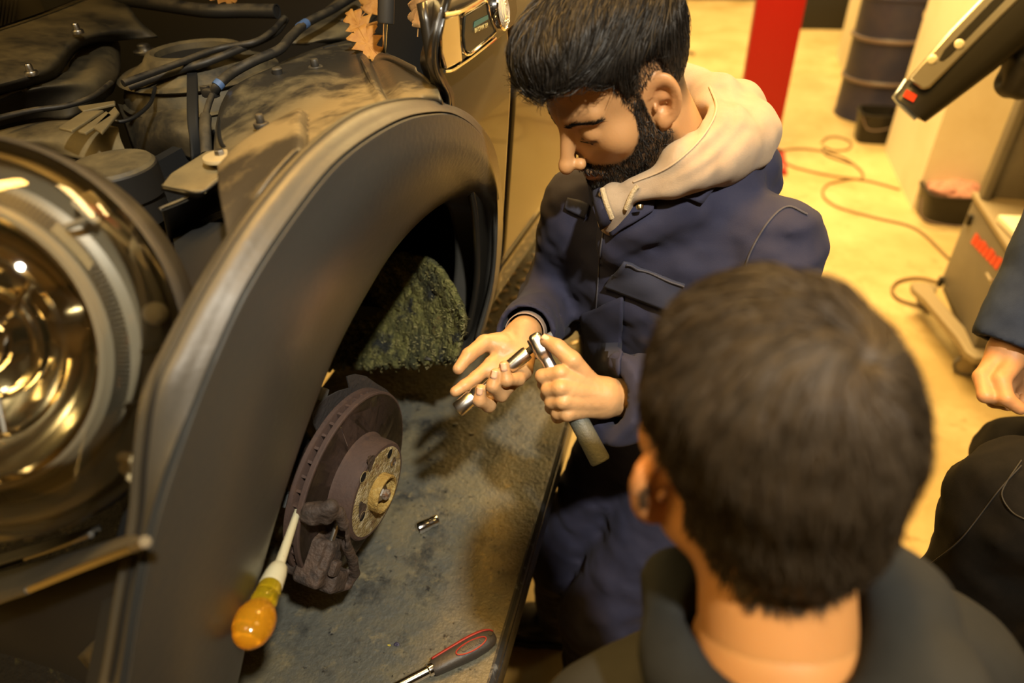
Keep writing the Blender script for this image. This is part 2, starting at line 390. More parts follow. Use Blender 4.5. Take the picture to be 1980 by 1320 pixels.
MB().tube(cr([(bc[0] - .11, bc[1] + .0, .2), (bc[0] - .05, bc[1] - .03, .12), (bc[0] + .08, bc[1] - .04, .14), (bc[0] + .15, bc[1], .2)], 14), .004, 6).build('wire_handle', m_drumband, bt)
tc_ = PZ(1832, 440, 0)
rt = tub('rag_tub', (tc_[0] + .02, tc_[1] + .14), .34, .27, .17, 'black tub full of pink rags beside the white pier', 'tub', m_blk, .1)
MB().tube(cr([(tc_[0] - .17, tc_[1] + .04, .15), (tc_[0] - .15, tc_[1] - .03, .06), (tc_[0] + .02, tc_[1] - .04, .03), (tc_[0] + .16, tc_[1], .04)], 14), .005, 6).build('wire_handle', m_drumband, rt)
m_rag = mat('pink_rag', (.55, .30, .25), .9, 0, (.42, .2, .17), 20, .4, .6)
def rag(p): return ell(p, (tc_[0] + .02, tc_[1] + .14, .17), (.145, .115, .055)) + .035 * vnoise(p, 22) + .02 * vnoise(p, 48)
o = sdf_obj('rag_heap', rag, (tc_[0] - .2, tc_[1] - .06, .1), (tc_[0] + .24, tc_[1] + .34, .27), .007, m_rag); tag(o, 'crumpled pink rags heaped in the black tub', 'rags', kind='stuff')
# floor cable
m_cab = mat('brown_cable', (.16, .10, .04), .6)
def floor_path(px, z=.007, n=120): return cr([PZ(x, y, z) for x, y in px], n)
cb = MB().tube(floor_path([(1835, 500), (1770, 442), (1690, 420), (1620, 400), (1592, 378), (1600, 357), (1640, 347), (1668, 344), (1660, 325), (1620, 300), (1562, 288), (1518, 290), (1508, 303), (1532, 321), (1600, 338), (1680, 350), (1740, 366)]), .007, 8).build('floor_cable', m_cab)
tag(cb, 'long brown cable in loose loops on the floor near the white pier', 'cable')
cb = MB().tube(floor_path([(1588, 276), (1600, 266), (1622, 265), (1645, 275), (1640, 288), (1612, 291), (1592, 284), (1600, 300), (1650, 318)], n=60), .007, 8).build('floor_cable', m_cab)
tag(cb, 'short brown cable coil on the floor behind the longer cable loops', 'cable')
# low dark bench at the back
bx0 = PZ(1537, 58, 0); bx1 = PZ(1700, 68, 0)
bn = empty('storage_chest', ((bx0[0] + bx1[0]) / 2, bx0[1] + .4, 0), 'long low black chest against the back wall', 'chest')
MB().box(((bx0[0] + bx1[0]) / 2 + .1, bx0[1] + .30, .17), (bx1[0] - bx0[0] + .2, .5, .34), bev=.01).build('chest_body', m_blk, bn)
MB().box(((bx0[0] + bx1[0]) / 2 + .1, bx0[1] + .30, .355), (bx1[0] - bx0[0] + .22, .52, .03), bev=.008).build('lid', m_drumband, bn)
MB().box(((bx0[0] + bx1[0]) / 2 + .2, bx0[1] + .32, .47), (bx1[0] - bx0[0] - .1, .4, .2), bev=.03).build('padded_top', m_drum, bn)
# thin stand behind the man's head
sp = PZ(1296, 108, 0); st = empty('floor_stand', sp, 'thin black pole stand on the floor far behind the person in overalls', 'stand')
MB().tube([sp, sp + [0, 0, 1.3]], .014, 8).build('pole', m_blk, st)
for k in range(3):
    a = k * 2.1 + .2; MB().tube([sp + [0, 0, .1], sp + [.25*math.cos(a), .25*math.sin(a), .012]], .011, 8).build('foot', m_blk, st)
# ------------------------------------------------------------------ grey equipment trolley
m_grey = mat('grey_steel_cabinet', (.135, .125, .11), .5, 0, (.16, .148, .125), 3, .4, .6)
m_bar = mat('pale_steel_bar', (.30, .25, .17), .5, .2)
m_tyre = mat('grey_castor_tyre', (.13, .12, .11), .6)
m_letter = mat('orange_red_lettering', (.75, .05, .015), .5)
xa, ya0, ya1 = 1.19, 2.52, 3.10; zt0, zt1 = .16, .74
tr = empty('equipment_trolley', (xa + .28, (ya0 + ya1) / 2, 0), 'grey steel equipment trolley on castors with red lettering on its side', 'trolley')
def PXs(px, py): return PX(px, py, xa)
c_tl, c_bl, c_br, c_tr = [PX(*q, xa) for q in [(1880, 398), (1814, 546), (1884, 668), (1966, 488)]]
ya1 = (c_bl[1] + c_tl[1]) / 2; ya0 = (c_br[1] + c_tr[1]) / 2; zt0 = (c_bl[2] + c_br[2]) / 2; zt1 = (c_tl[2] + c_tr[2]) / 2
MB().box((xa + .26, (ya0 + ya1) / 2, (zt0 + zt1) / 2), (.52, ya1 - ya0, zt1 - zt0), bev=.006).build('cabinet_body', m_grey, tr)
MB().box((xa + .26, (ya0 + ya1) / 2, zt1 + .012), (.54, ya1 - ya0 + .02, .022), bev=.006).build('top_shelf', m_bar, tr)
MB().box((xa + .26, ya1 - .02, zt1 + .42), (.50, .05, .8), bev=.01).build('back_panel', m_grey, tr)
for k, (dy, dz) in enumerate([(.03, .75), (.22, .8)]):
    MB().box((xa + .018, ya1 - .03 - dy, zt1 + .42), (.03, .05, .8 - k*.2), bev=.008).build('upright', m_grey, tr) if k == 0 else None
MB().box((xa + .2, ya1 - .055, zt1 + .62), (.16, .02, .10), bev=.004).build('red_badge_panel', m_letter, tr)
# castor bar and castors
def castor(pc_, yaw=0):
    r = .045; c = np.array([pc_[0], pc_[1], r]); ax = np.array([math.cos(yaw), math.sin(yaw), 0])
    k = empty('castor', c, parent=tr)
    MB().lathe([(r - .012, -.014), (r - .003, -.014), (r, -.009), (r, .009), (r - .003, .014), (r - .012, .014)], c, ax, 28, closed=True).build('tyre', m_tyre, k)
    MB().lathe([(0, -.010), (r - .011, -.010), (r - .011, .010), (0, .010)], c, ax, 20).build('hub', m_bar, k)
    for s in (-1, 1):
        MB().prism([c + ax*s*.019 + np.array(q) for q in [(0, .0, -.012), (-ax[1]*.012, ax[0]*.012, 0), (-ax[1]*.03, ax[0]*.03, .058), (ax[1]*.03, -ax[0]*.03, .058), (ax[1]*.012, -ax[0]*.012, 0)]], ax * s * .003).build('fork', m_bar, k)
    MB().lathe([(0, .055), (.036, .055), (.036, .068), (.02, .075), (0, .075)], c * [1, 1, 0] + [0, 0, r], n=20).build('swivel_plate', m_bar, k)
k0 = PZ(1852, 730, 0); k1 = PZ(1777, 603, 0)
castor(k0 + [.02, .03, 0], 1.2); castor(k1 + [.02, .05, 0], .3); castor(k0 + [.50, .03, 0], .8); castor(k1 + [.48, .05, 0], .3)
z0 = .122
e0 = PZ(1902, 692, z0 + .03); e1 = PZ(1775, 545, z0 + .03)
dirb = (e1 - e0) / np.linalg.norm(e1 - e0); nb = np.array([dirb[1], -dirb[0], 0])
pts = []
w0 = [(0, .03), (.08, .045), (.25, .032), (.75, .032), (.92, .045), (1, .03)]
up = [e0 + (e1 - e0)*t - nb*w for t, w in w0]; dn = [e0 + (e1 - e0)*t + nb*w for t, w in w0][::-1]
b = MB().prism(up + dn, (0, 0, -.035)).build('castor_bar', m_bar, tr); bevel(b, .006)
f0 = np.array([.48, 0, 0]); b = MB().prism([q + f0 for q in up + dn], (0, 0, -.035)).build('castor_bar', m_bar, tr); bevel(b, .006)
MB().box((xa + .26, (ya0 + ya1) / 2, (zt0 + z0) / 2), (.5, ya1 - ya0 - .05, max(zt0 - z0, .02) + .03), bev=.004).build('plinth', m_blk, tr)
# lettering strokes (unreadable in the photograph: seven slanted blocks)
l0 = PX(1882, 458, xa); l1 = PX(1934, 512, xa); n7 = 7
for k in range(n7):
    t0, t1 = k / n7 + .01, (k + 1) / n7 - .02; a = l0 + (l1 - l0) * t0; c = l0 + (l1 - l0) * t1; hgt = .052; sl = np.array([0, -.012, 0])
    q = [a + [-.0015, 0, -hgt/2], c + [-.0015, 0, -hgt/2], c + [-.0015, 0, hgt/2] + sl, (a + c)/2 + [-.0015, 0, hgt/2 * (.4 if k % 2 else 1)] + sl, a + [-.0015, 0, hgt/2] + sl]
    MB().prism(q, (-.0015, 0, 0)).build('letter_stroke', m_letter, tr, smooth=False)
hp = PX(1932, 545, xa)
MB().tube([hp + [.0, 0, 0], hp + [-.03, 0, 0]], .008, 10).build('key_lock', mat('polished_steel', (.75, .72, .66), .2, 1), tr)
MB().tube([hp + [-.028, 0, 0], hp + [-.032, .05, .004]], .006, 8).build('latch_handle', m_bar, tr)
for q in [(1878, 425), (1822, 545)]:
    h = PX(*q, xa); MB().box(h + [-.008, .0, 0], (.02, .03, .045), bev=.004).build('hinge', m_blk, tr)
# papers and a box on the trolley's shelf
pp = PZ(1935, 440, zt1 + .03)
o = MB().box(pp + [.16, -.03, .012], (.30, .22, .03), R=frame((0, 0, 1), (1, .12, 0)), bev=.006).build('paper_pad', mat('white_paper', (.85, .80, .66), .6)); tag(o, 'white pad of papers lying on the grey trolley', 'paper')
o = MB().lathe([(.03, 0), (.034, .01), (.034, .07), (.02, .09), (.02, .11), (0, .11)], pp + [.22, .16, -.008], n=18).build('spray_bottle', mat('cream_plastic', (.62, .55, .35), .5)); tag(o, 'small cream bottle standing behind the paper pad on the trolley', 'bottle')
# hose loop of the trolley
cb = MB().tube(floor_path([(1815, 545), (1775, 537), (1738, 543), (1725, 560), (1738, 578), (1775, 590), (1812, 598)], .012, 50), .007, 8).build('trolley_lead', m_cab); tag(cb, 'cable loop on the floor beside the grey trolley\'s castor', 'cable')
# ------------------------------------------------------------------ machine arm at the upper right
m_arm = mat('dark_grey_casing', (.014, .013, .010), .4)
m_silver = mat('silver_casing', (.62, .60, .53), .28, .85)
am = empty('machine_arm', PD(1760, 210, 1.8), 'dark grey and silver machine arm reaching in at the upper right', 'machine arm')
E0 = PD(1757, 212, 1.80); E1 = PD(2010, -22, 1.72); axd = (E1 - E0) / np.linalg.norm(E1 - E0)
vw = -ray(1850, 120); vw = vw / np.linalg.norm(vw)
upv = np.cross(vw, axd); upv /= np.linalg.norm(upv); upv = upv if upv[2] < 0 else -upv     # lower edge side
def sect(t, w, dp):      # rounded section: w across the view, dp deep
    c = E0 + axd * t; s = []
    for k in range(28):
        a = 2*math.pi*k/28; x = math.copysign(abs(math.cos(a)) ** .5, math.cos(a)); y = math.copysign(abs(math.sin(a)) ** .5, math.sin(a)); s.append(c + upv * x * w/2 + vw * y * dp/2)
    return s
V = []
ST = [(-.002, .02, .03), (0, .07, .07), (.006, .108, .10), (.05, .118, .11), (.2, .150, .13), (.42, .172, .14), (.75, .18, .14)]
for q in ST: V += sect(*q)
n = 28; F = [(i*n+k, i*n+(k+1) % n, (i+1)*n+(k+1) % n, (i+1)*n+k) for i in range(len(ST)-1) for k in range(n)] + [tuple(range(n-1, -1, -1)), tuple((len(ST)-1)*n+k for k in range(n))]
MB().add(V, F).build('casing', m_arm, am, angle=50)
def onarm(t, s, out): c = E0 + axd * t; return c + upv * s + vw * out
def armplate(name, outline, out, th, m): return MB().prism([onarm(t, s, out) for t, s in outline], vw * th).build(name, m, am)
o = armplate('silver_panel', [(.055, -.060), (.06, -.012), (.075, -.004), (.30, -.012), (.60, -.02), (.74, -.02), (.74, -.086), (.42, -.086), (.2, -.075)], .052, .022, m_silver); bevel(o, .006)
o = armplate('slot', [(.135, -.040), (.14, -.030), (.16, -.028), (.36, -.038), (.40, -.046), (.405, -.062), (.38, -.066), (.34, -.060), (.16, -.050)], .073, .003, m_arm); bevel(o, .002)
m_lampw = mat('white_indicator', (.9, .86, .7), .15)
for t, s in [(.125, -.052), (.19, -.034)]:
    MB().lathe([(0, .007), (.008, .006), (.012, .002), (.013, 0)], onarm(t, s, .0745), vw, 18).build('indicator_button', m_lampw, am)
armplate('orange_sticker', [(.018, -.036), (.036, -.042), (.042, -.012), (.024, -.006)], .0548, .002, m_letter)
m_edge = mat('bright_edge_trim', (.6, .66, .75), .2, .6)
MB().tube([onarm(.002, -.052, .02), onarm(-.002, -.02, .035), onarm(-.003, .03, .03)], .006, 8).build('edge_trim', m_edge, am)
MB().tube([onarm(.005, -.05, .02), onarm(.05, -.062, .03)], .005, 8).build('edge_trim', m_edge, am)
# black sleeve hanging under the arm
hs = PD(1985, 140, 1.78)
def slv(p): return rbox(p, hs, (.055, .05, .062), .03) + .012 * vnoise(p, 40)
sdf_obj('cloth_boot', slv, hs - .1, hs + .1, .006, m_blk2, am)
# post which carries the arm (out of the frame)
MB().tube([E0 + axd*.70, E0 + axd*1.35, [E0[0] + axd[0]*1.45, E0[1] + axd[1]*1.45, E0[2] + axd[2]*1.3], [E0[0] + axd[0]*1.5, E0[1] + axd[1]*1.5, .0]], .03, 10).build('support_post', m_arm, am)
# ================================================================== vehicle lift ramp
ZR, XR = .82, -.213
m_ramp = layered('worn_ramp_deck', (.075, .076, .066), [((.125, .110, .070), 8, .42, .60), ((.026, .027, .026), 11, .54, .66), ((.16, .135, .08), 40, .58, .70), ((.014, .014, .014), 70, .62, .69), ((.028, .028, .026), 5, .58, .68), ((.34, .30, .22), 240, .70, .74)], .45, .35, 120)
m_rampedge = layered('painted_ramp_edge', (.02, .022, .026), [((.11, .12, .13), 30, .60, .68)], .4, .2, 60)
rp = empty('lift_ramp', (-.5, 1.0, 0), 'raised vehicle lift ramp with a worn oily deck under the dark car', 'lift ramp')
YE = float(PZ(1062, 452, ZR)[1])
MB().box((XR - .30, (YE - .9) / 2, ZR - .004), (.60, YE + .9, .008)).build('deck_plate', m_ramp, rp, smooth=False)
MB().box((XR - .30, (YE - .9) / 2, ZR - .07), (.59, YE + .9, .12)).build('platform_body', m_rampedge, rp, smooth=False)
MB().tube([(XR, -.9, ZR - .012), (XR, YE, ZR - .012)], .012, 10).build('edge_rail', m_rampedge, rp)
MB().box((XR + .006, (YE - .9) / 2, ZR - .05), (.012, YE + .9, .055), bev=.003).build('side_skirt', m_rampedge, rp)
for (a, c) in [((-.2, .1), (2.2, .68)), ((2.2, .1), (-.2, .68))]:
    for xx in (XR - .34, XR - .54):
        b = MB().box((xx, 1.0, .39), (.04, 2.5, .09), R=frame((0, -(c[1] - a[1]), (c[0] - a[0])) if c[0] > a[0] else (0, (c[1] - a[1]), -(c[0] - a[0])), (1, 0, 0)), bev=.005); b.build('scissor_leg', m_rampedge, rp)
MB().box((XR - .44, 1.0, .03), (.28, 2.8, .06), bev=.005).build('base_frame', m_rampedge, rp)
# raised tread bars on the far part of the deck
bar = None; rs = random.Random(4)
m_tread = mat('worn_tread_steel', (.42, .33, .2), .35, .6)
for i in range(14):
    for j in range(16):
        x = XR - .03 - i * .042; y = 1.42 + j * .05 + (.025 if i % 2 else 0)
        if y > YE - .03: continue
        if bar is None:
            bar = MB().box((0, 0, 0), (.010, .032, .004), bev=.0015).build('tread_bar', m_tread, rp); o = bar
        else:
            o = bar.copy(); C.objects.link(o); o.parent = rp; o.matrix_parent_inverse = bar.matrix_parent_inverse.copy()
        o.location = (x, y, ZR + .001); o.rotation_euler = (0, 0, (.78 if (i + j) % 2 else -.78) + rs.uniform(-.1, .1))
# ------------------------------------------------------------------ tools on the ramp
m_chrome = mat('chrome_tool', (.82, .80, .76), .13, 1)
m_chromeS = mat('satin_chrome_tool', (.62, .60, .56), .28, 1)
def socket(o_, a, ln, r, label, name='socket', r2=None, parent=None):
    a = np.asarray(a, float) / np.linalg.norm(a); r2 = r2 or r * .86; root = empty(name, o_, label, 'socket') if parent is None else parent
    MB().lathe([(r*.62, .002), (r*.95, 0), (r, .002), (r, ln*.40), (r2, ln*.50), (r2, ln*.60), (r2*.93, ln*.61), (r2*.93, ln*.66), (r2, ln*.67), (r2, ln - .002), (r2*.9, ln), (r2*.55, ln), (r2*.55, ln*.6), (r*.62, ln*.55)], o_, a, 36, closed=True).build('socket_shell', m_chrome, root)
    b = MB()
    for k in range(12):
        t = 2*math.pi*k/12; u = frame(a); q = np.asarray(o_) + u[:, 0]*math.cos(t)*r*.68 + u[:, 1]*math.sin(t)*r*.68 + a*ln*.25
        b.box(q, (.0035, .0035, ln*.44), R=np.column_stack([u[:, 0]*math.cos(t) + u[:, 1]*math.sin(t), -u[:, 0]*math.sin(t) + u[:, 1]*math.cos(t), a]))
    b.build('spline_teeth', m_blk, root)
    return root
s0 = PZ(808, 1022, ZR + .0115); s1 = PZ(846, 1004, ZR + .0105)
socket(s0, s1 - s0, float(np.linalg.norm(s1 - s0)), .0115, 'chrome socket lying on the ramp deck beside the brake disc', r2=.0108)
# ratchet with the black and red grip
g0 = PZ(836, 1292, ZR + .016); g1 = PZ(958, 1228, ZR + .016); gd = (g1 - g0); gl = float(np.linalg.norm(gd)); gd /= gl; gs = np.cross([0, 0, 1], gd); gs /= np.linalg.norm(gs)
rt2 = empty('socket_ratchet', g0, 'chrome ratchet with black and red grip lying at the ramp\'s edge', 'ratchet')
m_grip = mat('charcoal_grip', (.030, .027, .024), .5, bump=.1, bscale=200)
m_gripred = mat('red_grip_insert', (.24, .018, .012), .5)
def gp(t, s, u): return g0 + gd * t * gl + gs * s + np.array([0, 0, u])
GS = [(0, .0115), (.04, .0135), (.15, .0145), (.4, .0165), (.62, .0178), (.82, .0165), (.94, .0125), (.99, .007), (1.0, .002)]
V = []
for t, w in GS:
    for k in range(24):
        a = 2*math.pi*k/24; V.append(gp(t, w * math.copysign(abs(math.cos(a)) ** .8, math.cos(a)), w*.80 * math.copysign(abs(math.sin(a)) ** .8, math.sin(a))))
n = 24; F = [(i*n+k, i*n+(k+1) % n, (i+1)*n+(k+1) % n, (i+1)*n+k) for i in range(len(GS)-1) for k in range(n)] + [tuple(range(n-1, -1, -1)), tuple((len(GS)-1)*n+k for k in range(n))]
MB().add(V, F).build('grip', m_grip, rt2, angle=60)
rows = [[gp(t, w*.62 + .0005, w*.70 + .0006) for t, w in GS[1:8]], [gp(t, w*.95 + .0012, w*.30 + .0006) for t, w in GS[1:8]], [gp(t, w + .0008, w*.02) for t, w in GS[1:8]]]
V, F, _ = loft(rows, 6, 24); o = MB().add(V, F).build('red_stripe', m_gripred, rt2); shell(o, .002, 0)
ring = [gp(.60 + .235*math.cos(a), -.004 + .0085*math.sin(a), .0139 + .0006*math.cos(a*2)) for a in np.linspace(0, 2*math.pi, 40, endpoint=False)]
MB().tube(ring, .0012, 6, closed=True).build('red_oval', m_gripred, rt2)
MB().lathe([(0, .0), (.0035, 0), (.0035, .001), (0, .001)], gp(.925, 0, .0112), (0, 0, 1), 14).build('hang_hole', m_blk, rt2)
def text(body, name, m, size, o_, xdir, up, parent, ext=.0004, align='CENTER'):
    cu = bpy.data.curves.new(name, 'FONT'); cu.body = body; cu.size = size; cu.align_x = align; cu.align_y = 'CENTER'; cu.extrude = ext
    t = bpy.data.objects.new(name, cu); C.objects.link(t); cu.materials.append(m)
    x = np.asarray(xdir, float); x /= np.linalg.norm(x); z = np.cross(x, up); z /= np.linalg.norm(z); y = np.cross(z, x)
    Mx = Matrix.Identity(4)
    for i in range(3): Mx[i][0] = x[i]; Mx[i][1] = y[i]; Mx[i][2] = z[i]; Mx[i][3] = float(o_[i])
    t.matrix_world = Mx; t.matrix_basis = Mx
    setpar(t, parent); return t
t = text("Clarke", "lettering", mat("grey_raised_lettering", (.055, .05, .045), .5), .013, gp(.60, -.0035, .0142), gd, gs, rt2)
to_mesh(t)
sh = [gp(t, s, u) for t, s, u in [(.02, 0, .0), (-.2, 0, -.002), (-.9, 0, -.003), (-1.5, 0, -.003)]]
MB().tube([gp(.03, 0, 0), gp(-.02, 0, 0), gp(-.05, 0, 0), gp(-.07, 0, 0), gp(-1.5, 0, 0)], [.0098, .0105, .0105, .0085, .0085], 20).build('chrome_shaft', m_chrome, rt2)
MB().lathe([(0, -.016), (.018, -.016), (.02, -.013), (.02, .010), (.016, .014), (0, .014)], gp(-1.62, 0, 0), (0, 0, 1), 28).build('ratchet_head', m_chrome, rt2)
# small debris on the deck
for k, (x, y, s) in enumerate([(767, 1246, .006), (752, 1247, .003), (880, 820, .007), (912, 838, .006)]):
    q = PZ(x, y, ZR + s*.3)
    o = sdf_obj('debris_flake', lambda p, q=q, s=s: ell(p, q, (s, s*.7, s*.25)) + s*.5*vnoise(p, 1.2/s), q - 2*s, q + 2*s, s*.2, mat('debris', [(.03, .025, .05), (.4, .33, .05), (.16, .17, .17), (.13, .13, .13)][k], .5))
    tag(o, ['small purple flake on the ramp deck above the ratchet grip', 'tiny yellow crumb on the ramp deck beside the purple flake', 'grey crumpled scrap on the shaded ramp below the right hand', 'grey scrap on the shaded ramp nearest the ramp edge'][k], 'debris')
# ================================================================== the car (on the ramp, bonnet open, front wheel off)
def dusty(name, base, dust, rough=.45, lo=.35, hi=.7, nscale=7, amount=1.0, metal=0, bump=.05, slope=(.0, .8)):
    """paint or plastic with dust that lies on faces turned upwards"""
    m = mat(name, base, rough, metal, bump=bump, bscale=120); N = m.node_tree.nodes; L = m.node_tree.links; b = N['Principled BSDF']
    tc = N.new('ShaderNodeTexCoord'); t = N.new('ShaderNodeTexNoise'); t.inputs['Scale'].default_value = nscale; t.inputs['Detail'].default_value = 7; t.inputs['Roughness'].default_value = .65; L.new(tc.outputs['Object'], t.inputs['Vector'])
    r1 = N.new('ShaderNodeMapRange'); r1.inputs[1].default_value = lo; r1.inputs[2].default_value = hi; r1.inputs[4].default_value = amount; L.new(t.outputs['Fac'], r1.inputs[0])
    g = N.new('ShaderNodeNewGeometry'); sx = N.new('ShaderNodeSeparateXYZ'); L.new(g.outputs['Normal'], sx.inputs[0])
    r2 = N.new('ShaderNodeMapRange'); r2.inputs[1].default_value = slope[0]; r2.inputs[2].default_value = slope[1]; L.new(sx.outputs['Z'], r2.inputs[0])
    mu = N.new('ShaderNodeMath'); mu.operation = 'MULTIPLY'; L.new(r1.outputs[0], mu.inputs[0]); L.new(r2.outputs[0], mu.inputs[1])
    mx = N.new('ShaderNodeMix'); mx.data_type = 'RGBA'; mx.inputs[6].default_value = (*base, 1); mx.inputs[7].default_value = (*dust, 1); L.new(mu.outputs[0], mx.inputs[0]); L.new(mx.outputs[2], b.inputs['Base Color'])
    rr = N.new('ShaderNodeMapRange'); rr.inputs[3].default_value = rough; rr.inputs[4].default_value = .8; L.new(mu.outputs[0], rr.inputs[0]); L.new(rr.outputs[0], b.inputs['Roughness'])
    return m
DUST = (.24, .185, .10)
m_trim = dusty('dark_grey_arch_plastic', (.040, .039, .035), (.058, .050, .036), .34, .35, .75, 5, .7)
m_wing = dusty('dusty_wing_metal', (.028, .025, .020), (.100, .080, .040), .34, .46, .58, 6, 1.0)
m_dirt = dusty('dusty_bay_part', (.025, .022, .017), (.135, .105, .050), .5, .36, .62, 9, .95, slope=(-.6, .5))
m_paint = mat('dark_metallic_paint', (.016, .014, .011), .32, .1, coat=.35, spec=.35)
m_seal = mat('black_rubber_seal', (.008, .008, .008), .5)
m_black = mat('bay_black', (.006, .006, .006), .8)
m_hose = dusty('dusty_hose', (.014, .013, .012), (.14, .11, .06), .5, .4, .75, 20, .8)
m_chr = mat('car_chrome', (.80, .78, .74), .08, 1)
m_steel = mat('zinc_steel', (.42, .40, .36), .35, 1)
m_blue = mat('blue_hose_tape', (.06, .11, .24), .5)
m_tan = mat('dusty_tan_plate', (.16, .125, .06), .65, 0, (.10, .08, .042), 14, .4, .65)
car = empty('car', (-1.1, 1.0, ZR), 'dark compact car with open bonnet and front wheel removed on the ramp', 'car')
def part(v, f, name, m, parent=None, angle=40, th=None, off=-1):
    o = MB().add(v, f).build(name, m, parent or car, angle=angle)
    if th: shell(o, th, off)
    return o
# ------------------------------------------------------------------ wheel arch trim
ST = [((190, 1420), (222, 1420), (372, 1420), (425, 1420)), ((228, 1320), (240, 1320), (415, 1320), (452, 1320)), ((258, 1150), (267, 1150), (455, 1150), (487, 1150)),
      ((285, 1010), (298, 1010), (497, 1010), (523, 1010)), ((296, 880), (339, 880), (535, 880), (565, 880)), ((315, 755), (385, 755), (572, 755), (611, 755)),
      ((354, 665), (425, 660), (608, 660), (652, 660)), ((420, 540), (480, 548), (662, 560), (705, 562)), ((500, 415), (560, 425), (725, 452), (760, 477)),
      ((600, 298), (650, 315), (786, 388), (815, 418)), ((700, 224), (745, 248), (842, 350), (862, 385)), ((793, 200), (815, 224), (884, 335), (894, 379)),
      ((862, 207), (880, 227), (922, 350), (918, 397)), ((915, 235), (930, 270), (943, 385), (928, 435)), ((955, 300), (954, 350), (951, 440), (931, 485)),
      ((968, 420), (958, 450), (947, 515), (927, 545)), ((958, 540), (949, 555), (937, 600), (914, 625)), ((932, 640), (922, 655), (905, 688), (872, 702))]
offs = (-.020, 0.0, -.012, -.045)
rows = []; Ain = []; Din = []
for s in ST:
    p = [PC(*s[k], offs[k]) for k in range(4)]
    mAB = (p[0]*.4 + p[1]*.6) + np.array([.001, 0, .0]); mB2 = p[1]*.93 + p[2]*.07 + np.array([.0015, 0, 0]); mBC = (p[1] + p[2]) / 2 + np.array([.008, 0, .0])
    E_ = p[3] + np.array([-.05, .0, .0]) + (p[3] - p[2]) * .1
    rows.append([p[0] + [-.02, 0, -.01], p[0], mAB, p[1]*.97 + p[0]*.03, p[1], mB2, mBC, p[2], p[3], E_]); Ain.append(p[0]); Din.append(p[3])
V, F, G = loft(rows, 120, 64); o = part(V, F, 'wheel_arch_trim', m_trim, th=.004)
o['label'] = 'dark grey plastic wheel arch trim'
MB().tube(cr([a + [-.004, 0, .002] for a in Ain[1:16]], 110), .0045, 8).build('arch_seal', m_seal, car)
# inner black liner of the wheel well, from the lip inwards
rows = []
cA = np.array([.608, 1.232])
for qi, d_ in enumerate(Din):
    e = d_ + np.array([-.05, 0, 0]); rad = np.array([0, *(d_[1:] - cA)]); kf = .45 if qi > 11 else .12
    rows.append([d_ + [-.012, 0, 0], e + rad*.03, e + [-.06, 0, 0] + rad*kf*.5, e + [-.16, 0, 0] + rad*kf, e + [-.34, 0, 0] + rad*kf, e + [-.50, 0, 0] + rad*kf*.8, np.array([e[0] - .54, *(cA + (d_[1:] - cA)*.55)]), np.array([e[0] - .54, cA[0], cA[1] + .05])])
m_liner = layered('black_felt_liner', (.007, .006, .005), [((.05, .025, .010), 26, .60, .70), ((.03, .028, .012), 60, .60, .7)], .95, .8, 90)
V, F, G = loft(rows, 80, 30); part(V, F, 'wheel_well_liner', m_liner)
# greenish felt panel at the back of the well
m_felt = layered('mossy_felt', (.034, .036, .015), [((.12, .115, .030), 14, .42, .62), ((.20, .18, .06), 70, .52, .68), ((.016, .018, .016), 22, .54, .64), ((.10, .045, .012), 11, .66, .74), ((.30, .28, .17), 60, .70, .76)], .95, 1.0, 160)
FR = [[((622, 712), 1.0), ((660, 640), 1.06), ((705, 560), 1.10), ((748, 495), 1.12)], [((680, 704), 1.0), ((715, 630), 1.05), ((750, 560), 1.08), ((790, 487), 1.08)],
      [((742, 706), .99), ((772, 635), 1.03), ((800, 570), 1.05), ((835, 500), 1.04)], [((800, 702), .975), ((822, 640), 1.0), ((845, 590), 1.01), ((868, 535), 1.0)],
      [((850, 696), .955), ((865, 655), .97), ((880, 615), .975), ((893, 580), .965)], [((886, 692), .93), ((895, 665), .94), ((901, 640), .94), ((904, 615), .935)]]
rows = [[PY(*q, y) for q, y in r] for r in FR]; V, F, G = loft(rows, 90, 70)
rs_ = np.random.RandomState(2); V = V + (vnoise(V, 60)[:, None] * .010 + vnoise(V, 140)[:, None] * .007) * np.array([.2, -1, .2])
# ragged lower edge
GG = V.reshape(90, 70, 3); GG[:, 0, 2] += rs_.uniform(-.012, .004, 90); GG[:, 1, 2] += rs_.uniform(-.006, .004, 90)
felt = part(GG.reshape(-1, 3), F, 'felt_liner_panel', m_felt, th=.012, off=1); felt['label'] = 'mossy green felt inner panel'
# loose fibres standing off the felt
b = MB(); rr = random.Random(3)
nrm_f = np.array([.2, -1, .25])
for k in range(2600):
    i = rr.randrange(2, 88); j = rr.randrange(0, 69); p = GG[i, j] + nrm_f * .011; d_ = np.array([rr.uniform(-1, 1), rr.uniform(-.6, .1), rr.uniform(-1, 1)]); d_ *= rr.uniform(.004, .011) / np.linalg.norm(d_)
    w = np.cross(d_, [.3, 1, .2]); w *= .0005 / (np.linalg.norm(w) + 1e-9); b.add([p - w, p + w, p + d_*.6 + w*.8 + nrm_f*.002, p + d_], [(0, 1, 2), (0, 2, 3)])
fb = b.build('felt_fibres', mat('felt_fibre', (.20, .18, .06), .9, 0, (.34, .30, .14), 30, .4, .6), felt, smooth=False); fb['kind'] = 'stuff'
